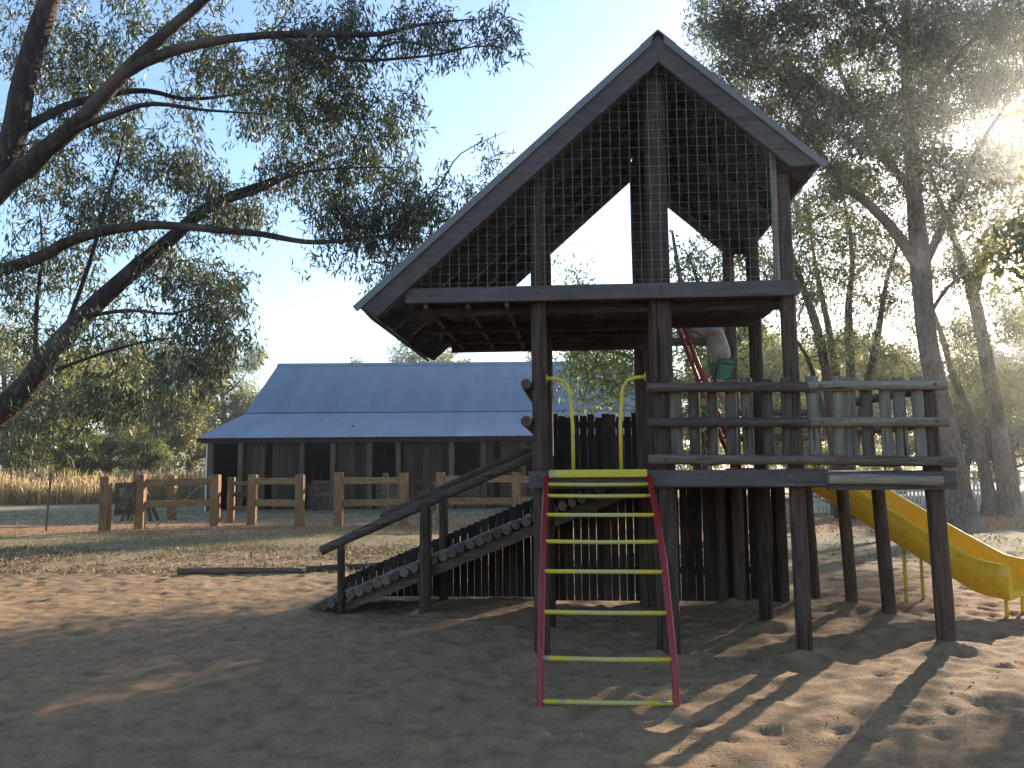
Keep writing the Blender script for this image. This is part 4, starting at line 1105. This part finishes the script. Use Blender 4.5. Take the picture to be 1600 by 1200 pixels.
# --- forked gum at the far right
rng = np.random.default_rng(33)
mb = MB(); nodes = []
b2 = at(1576, 806, 26.3); b2[2] = 0.0
limb([b2 + (0, 0, -0.3), A(1572, 760, 26.3), A(1558, 650, 26.3), A(1537, 540, 26.3), A(1522, 465, 26.3), A(1500, 400, 26), A(1478, 340, 25.8), A(1450, 260, 25.6)], [0.42, 0.29, 0.23, 0.2, 0.19, 0.12, 0.09, 0.04], 11)
limb([A(1522, 470, 26.3), A(1540, 400, 26.6), A(1565, 340, 27), A(1590, 270, 27.3), A(1600, 180, 27.5)], [0.13, 0.11, 0.09, 0.06, 0.03], 8)
limb([b2 + (-0.55, 0.1, -0.2), A(1543, 760, 26.5), A(1520, 660, 26.9), A(1490, 590, 27.2), A(1470, 520, 27.4), A(1440, 440, 27.5)], [0.34, 0.2, 0.15, 0.12, 0.09, 0.04], 9)
clumps = shots([(1500, 300, 26, 90, 60, 34), (1590, 240, 27, 80, 70, 44), (1470, 400, 26.5, 60, 50, 22), (1560, 390, 27, 60, 60, 30), (1590, 480, 26, 60, 60, 28), (1460, 520, 27.2, 50, 50, 22), (1500, 580, 27, 60, 40, 18), (1590, 600, 25.5, 50, 50, 26), (1720, 120, 27, 80, 90, 36), (1600, 60, 27, 130, 80, 60), (1550, 520, 26, 50, 60, 14)], 1, rng, 1.9)
twigs(mb, nodes, clumps, 0.03, 0.008, 4, 0.08, rng, 6)
lv, lq = leaf_cloud(clumps, rng.uniform(0.35, 0.65, len(clumps)), 62, 0.19, 0.044, 0.9, rng)
finish_tree('gum_tree', 'forked twin stemmed gum at the far right edge', b2, mb, lv, lq, 'bark_grey', 'leaf_right')

# --- slim many stemmed trees behind the railing
rng = np.random.default_rng(35)
def stemmy(label, Y, px, stems, cl, per, leaf='leaf_right', L=0.19, Wd=0.044):
    global mb, nodes
    mb = MB(); nodes = []
    b = at(px, 800, Y); b[2] = 0.0
    for s, r in stems:
        pts = [b + (rng.uniform(-0.3, 0.3), rng.uniform(-0.3, 0.3), -0.2)] + [A(x, y, Y + dy) for x, y, dy in s]
        limb(pts, list(np.linspace(r, r * 0.18, len(pts))), 7, 0.03)
    c = shots(cl, 1, rng, 1.8)
    twigs(mb, nodes, c, 0.028, 0.008, 4, 0.08, rng, 6)
    lv, lq = leaf_cloud(c, rng.uniform(0.35, 0.65, len(c)), per, L, Wd, 0.9, rng)
    return finish_tree('gum_tree', label, b, mb, lv, lq, 'bark_gum', leaf)
stemmy('slim gum with four spreading stems behind the pale pickets', 25, 1318,
       [([(1296, 620, 0), (1278, 520, -.5), (1248, 430, -.8), (1225, 370, -1), (1200, 330, -1)], 0.2), ([(1312, 620, .3), (1292, 500, .6), (1275, 420, 1), (1262, 330, 1.2)], 0.17),
        ([(1330, 620, 0), (1326, 480, .2), (1332, 400, .4), (1318, 310, .5)], 0.19), ([(1352, 620, -.2), (1372, 520, -.4), (1385, 440, -.8), (1410, 360, -1)], 0.17), ([(1285, 640, -1), (1262, 560, -1.5), (1225, 510, -2)], 0.12)],
       [(1250, 330, 24.5, 60, 50, 30), (1290, 380, 25, 70, 60, 40), (1350, 390, 25, 70, 50, 36), (1250, 450, 24.5, 50, 50, 26), (1330, 460, 25.5, 60, 40, 22), (1390, 450, 24.5, 40, 50, 20), (1270, 540, 24, 60, 40, 20), (1350, 550, 25, 60, 40, 20), (1400, 560, 25, 40, 40, 14), (1200, 400, 24, 60, 50, 26), (1330, 300, 25, 90, 50, 30)], 60)
stemmy('leafy tree showing through the tower loft and deck', 17, 1095,
       [([(1095, 700, 0), (1092, 600, 0), (1075, 500, -.3), (1060, 420, -.5), (1050, 360, -.6)], 0.14), ([(1100, 660, .2), (1110, 540, .4), (1090, 440, .5), (1070, 390, .5)], 0.1), ([(1090, 640, 0), (1010, 570, -.5), (930, 545, -.8), (890, 560, -1)], 0.08), ([(1098, 640, 0), (1160, 520, .5), (1200, 430, .6)], 0.1)],
       [(1080, 420, 17, 50, 35, 26), (1130, 400, 17.5, 60, 40, 34), (1080, 520, 17, 50, 50, 30), (1140, 540, 17.3, 60, 50, 30), (960, 560, 16.3, 50, 25, 30), (910, 570, 16, 40, 25, 22), (975, 600, 16.2, 30, 40, 22), (940, 610, 16, 30, 35, 12), (900, 610, 16, 20, 30, 6), (1080, 600, 16.5, 50, 40, 26), (1180, 480, 17.5, 50, 60, 20), (1060, 650, 16.5, 50, 30, 18), (1180, 600, 17.5, 50, 50, 18), (890, 440, 17.2, 45, 12, 8)], 30, 'leaf_fresh', 0.12, 0.04)

# --- generic background gums, four shapes shared between copies
def generic(seed, h, cr, nl, nclump, per, L, Wd, leaf, bark):
    rg = np.random.default_rng(seed)
    mbx = MB(); nd = []
    lean = rg.normal(size=2) * 0.06 * h
    tp = [np.array([0, 0, -0.2]), np.array([lean[0] * .2, lean[1] * .2, h * .2]), np.array([lean[0] * .6, lean[1] * .6, h * .45]), np.array([lean[0], lean[1], h * .72]), np.array([lean[0] * 1.2, lean[1] * 1.2, h * .92])]
    r0 = h * 0.026
    P, rr = smooth_limb(tp, [r0 * 1.4, r0, r0 * .75, r0 * .45, r0 * .12], 3, 0.05, rg)
    mbx.tube(P, rr, 8); nd += resample(P, 0.5)
    cs = []
    for k in range(nl):
        t = rg.uniform(0.25, 0.85); i = int(t * (len(P) - 1)); s = P[i]
        an = k * 2.4 + rg.uniform(-.5, .5); ln = cr * rg.uniform(0.55, 1.05) * (1.15 - 0.5 * abs(t - 0.5))
        e = s + np.array([math.cos(an) * ln, math.sin(an) * ln, ln * rg.uniform(0.25, 0.75)])
        m_ = (s + e) / 2 + np.array([0, 0, -0.06 * ln]) + rg.normal(size=3) * 0.06 * ln
        Q, qr = smooth_limb([s, m_, e], [rr[i] * .6, rr[i] * .35, rr[i] * .1], 3, 0.06, rg)
        mbx.tube(Q, qr, 6); nd += resample(Q[len(Q) // 3:], 0.5)
        cs.append(ellip(e, (cr * .38, cr * .38, cr * .27), int(nclump / nl * .75), rg))
        cs.append(ellip(m_, (cr * .32, cr * .32, cr * .25), int(nclump / nl * .25), rg))
    cs.append(ellip(P[-1], (cr * .45, cr * .45, cr * .4), int(nclump * .12), rg))
    cs = np.concatenate(cs); cs[:, 2] = np.maximum(cs[:, 2], h * 0.16)
    twigs(mbx, nd, cs, 0.03, 0.008, 3, 0.06, rg, 6)
    lv, lq = leaf_cloud(cs, rg.uniform(cr * .09, cr * .17, len(cs)), per, L, Wd, 0.7, rg)
    return mbx.mesh('trunk', M[bark], True), quad_mesh('crown', lv, lq, M[leaf])
VAR = [generic(101, 9, 3.6, 10, 330, 60, 0.26, 0.075, 'leaf_far', 'bark_grey'),
       generic(102, 7, 3.4, 12, 330, 60, 0.26, 0.075, 'leaf_far', 'bark_grey'),
       generic(103, 11, 4.0, 11, 360, 60, 0.27, 0.08, 'leaf_far', 'bark_grey'),
       generic(104, 6, 3.2, 12, 300, 60, 0.24, 0.075, 'leaf_right', 'bark_grey'),
       generic(105, 3.0, 1.9, 12, 200, 60, 0.15, 0.06, 'leaf_far', 'bark_grey')]
def put(name, label, var, x, y, s=1.0, rz_=0.0, group=None, cat='tree', sz_=None):
    o = thing(name, label, cat, (x, y, gz(x, y)), rz_, group)
    o.scale = (s, s, sz_ or s)
    link('trunk', VAR[var][0], o)
    link('crown', VAR[var][1], o)['kind'] = 'stuff'
    return o
def putpx(label, var, px, Y, s, rz_=0.0, group=None, name='gum_tree', cat='tree', sz_=None):
    x = at(px, 740, Y)[0]
    return put(name, label, var, x, Y, s, rz_, group, cat, sz_)
G1 = 'trees beyond the dry grass paddock'
putpx('olive gum beyond the dry grass at the left edge', 0, 20, 62, 1.35, 0.3, G1)
putpx('olive gum behind the thin rusty stake', 1, 95, 60, 1.4, 1.4, G1)
putpx('broad sunlit gum above the lone end post', 2, 165, 78, 1.3, 2.2, G1)
putpx('sunlit gum behind the leftmost fence panel', 0, 232, 82, 1.62, 3.4, G1)
putpx('leaning gum beside the barn left corner', 2, 300, 86, 1.28, 4.4, G1)
putpx('taller gum showing past the barn eave', 2, 358, 92, 1.4, 5.2, G1)
putpx('low rounded shrub in front of the sunlit gums by the paddock', 4, 225, 59, 1.25, 0.9, None, 'shrub', 'shrub')
putpx('green shrub at the edge of the dry grass under the leaning gum limb', 4, 60, 58, 1.4, 2.1, None, 'shrub', 'shrub')
putpx('rounded shrub between the stake and the end post', 4, 145, 58, 1.3, 3.3, None, 'shrub', 'shrub')
putpx('gum crown showing over the barn roof left of the tower eave', 2, 625, 76, 1.22, 0.2)
putpx('small tree top peeping over the barn ridge', 0, 560, 80, 0.96, 0.2)
putpx('tree top just over the barn ridge beside the tower post', 0, 800, 82, 1.08, 1.0)
putpx('gum seen through the loft opening', 2, 900, 74, 1.25, 2.0)
G2 = 'trees behind the slide and deck'
putpx('olive gum behind the red ladder', 2, 1100, 44, 1.0, 1.0, G2)
putpx('olive gum between the right tower posts', 0, 1190, 50, 1.05, 2.0, G2)
putpx('bushy gum behind the weathered pickets', 1, 1262, 42, 1.05, 2.9, G2)
putpx('bushy gum behind the many stemmed tree', 2, 1372, 54, 0.92, 3.7, G2)
putpx('olive gum left of the tall thick trunk', 0, 1408, 46, 0.9, 4.1, G2)
putpx('olive gum right of the tall thick trunk', 1, 1505, 46, 1.1, 5.1, G2)
putpx('pale bushy tree low at the right edge', 3, 1585, 33, 0.85, 0.4, None)
putpx('bushy tree filling the gap behind the forked gum', 2, 1610, 50, 1.05, 1.6, G2)
putpx('yellow green shrub behind the slide supports', 4, 1298, 26.5, 0.62, 0.2, None, 'shrub', 'shrub')
putpx('small bright plant at the foot of the picket fence', 4, 1335, 26.0, 0.26, 1.2, None, 'shrub', 'shrub')
put('gum_tree', 'gum just past the right edge that shades the near right corner of the sand', 2, 15.5, 16.5, 1.1, 4.0)

# far woodland closing the horizon
rg = np.random.default_rng(77)
cs = []
for an in np.arange(-80, 80, 0.9):
    d = rg.uniform(95, 130); a = R(an)
    hh = rg.uniform(6, 10)
    cs.append(ellip((math.sin(a) * d, math.cos(a) * d, hh * .5), (2.6, 2.6, hh * .5), 42, rg))
cs = np.concatenate(cs)
lv, lq = leaf_cloud(cs, rg.uniform(0.5, 0.9, len(cs)), 12, 0.6, 0.3, 0.3, rg)
o = link('far_woodland', quad_mesh('far_woodland', lv, lq, M['leaf_far']))
tag(o, 'distant band of olive woodland on the horizon', 'woodland', kind='stuff')

# ------------------------------------------------------------------ grass, litter
rg = np.random.default_rng(88)
n = 60000
x = rg.uniform(-48, -9, n); y = 41.5 + rg.uniform(0, 1, n) ** 1.3 * 15
keep = ~((x > -13.2) & (y > 31)) & (vnoise(x * .35, y * .35, 2) > -0.33)
x, y = x[keep], y[keep]; n = len(x)
hgt = rg.uniform(1.0, 1.75, n) * (0.85 + 0.7 * vnoise(x * .4, y * .4, 6) + 0.3 * vnoise(x * 2, y * 2, 16)); an = rg.uniform(0, 6.28, n)
ln = rg.normal(size=(n, 2)) * 0.16
z0 = ground_base(x, y)
V = np.empty((n, 4, 3)); w = 0.018
V[:, 0] = np.stack([x - w * np.cos(an), y - w * np.sin(an), z0], 1); V[:, 1] = np.stack([x + w * np.cos(an), y + w * np.sin(an), z0], 1)
V[:, 2] = np.stack([x + ln[:, 0] * hgt + 0.008, y + ln[:, 1] * hgt, z0 + hgt], 1); V[:, 3] = np.stack([x + ln[:, 0] * hgt - 0.008, y + ln[:, 1] * hgt, z0 + hgt], 1)
o = link('dry_grass', quad_mesh('dry_grass', V.reshape(-1, 3), np.arange(n * 4).reshape(n, 4), M['grass']))
tag(o, 'tall straw coloured dry grass filling the paddock at left', 'grass', kind='stuff')

def flakes(name, label, cat, n, xr, yr, size, mat, up=0.35, seed=1, thr=-0.2, freq=0.7):
    rg = np.random.default_rng(seed)
    x = rg.uniform(*xr, n); y = rg.uniform(*yr, n)
    k = rg.random(n) < np.clip(0.5 - thr + 1.5 * vnoise(x * freq, y * freq, seed + 3) + 1.2 * vnoise(x * freq * 3.3, y * freq * 3.3, seed + 5), 0.04, 1)
    x, y = x[k], y[k]; n = len(x)
    p = np.stack([x, y, ground_base(x, y) + 0.012], 1)
    d = rg.normal(size=(n, 3)); d[:, 2] = np.abs(d[:, 2]) * up; d /= np.linalg.norm(d, axis=1)[:, None]
    s = np.cross(d, np.array([0, 0, 1.0]) + rg.normal(size=(n, 3)) * 0.3); s /= np.linalg.norm(s, axis=1)[:, None]
    L = size[0] * rg.uniform(0.5, 1.4, n)[:, None]; W_ = size[1] * rg.uniform(0.5, 1.4, n)[:, None]
    V = np.empty((n, 4, 3)); V[:, 0] = p; V[:, 1] = p + d * L * .5 + s * W_ * .5; V[:, 2] = p + d * L; V[:, 3] = p + d * L * .5 - s * W_ * .5
    o = link(name, quad_mesh(name, V.reshape(-1, 3), np.arange(n * 4).reshape(n, 4), mat))
    tag(o, label, cat, kind='stuff')
flakes('leaf_litter', 'pale bark and leaf litter strewn over the ground beyond the log edging', 'leaf litter', 26000, (-13, 1.5), (12.9, 17.5), (0.075, 0.03), M['litter'], 0.5, 3)
flakes('leaf_litter', 'scattered dry leaves lying on the playground sand', 'leaf litter', 9000, (-9, 8), (3.2, 12.8), (0.05, 0.014), M['litter'], 0.25, 5, 0.3)
flakes('short_grass', 'thin dry grass tufts in front of the yard fence', 'grass', 45000, (-22, 1), (16.5, 23.5), (0.08, 0.012), M['tuft'], 1.6, 7, -0.1)
flakes('short_grass', 'dry grass tufts inside the yard before the barn', 'grass', 26000, (-24, 6), (24.5, 33), (0.10, 0.016), M['tuft'], 1.6, 9, -0.05)
flakes('leaf_litter', 'dark leaf litter under the gums at right', 'leaf litter', 30000, (4, 30), (13, 42), (0.10, 0.04), M['litter'], 0.5, 11, -0.1)

# ------------------------------------------------------------------ scattering volume added to imitate lens veiling glare
hz = MB().box(-720, 720, -130, 1260, -2.0, 19.0).build('glare_haze', None)
hm = bpy.data.materials.new('glare_haze'); hm.use_nodes = True
hm.node_tree.nodes.clear()
ho = hm.node_tree.nodes.new('ShaderNodeOutputMaterial'); hv = hm.node_tree.nodes.new('ShaderNodeVolumePrincipled')
hv.inputs['Color'].default_value = (0.9, 0.93, 1.0, 1); hv.inputs['Density'].default_value = 0.0016; hv.inputs['Anisotropy'].default_value = 0.92
hm.node_tree.links.new(hv.outputs[0], ho.inputs['Volume'])
hz.data.materials.append(hm)
tag(hz, 'thin scattering volume added to imitate lens glare toward the low sun', 'glare_haze', kind='stuff')
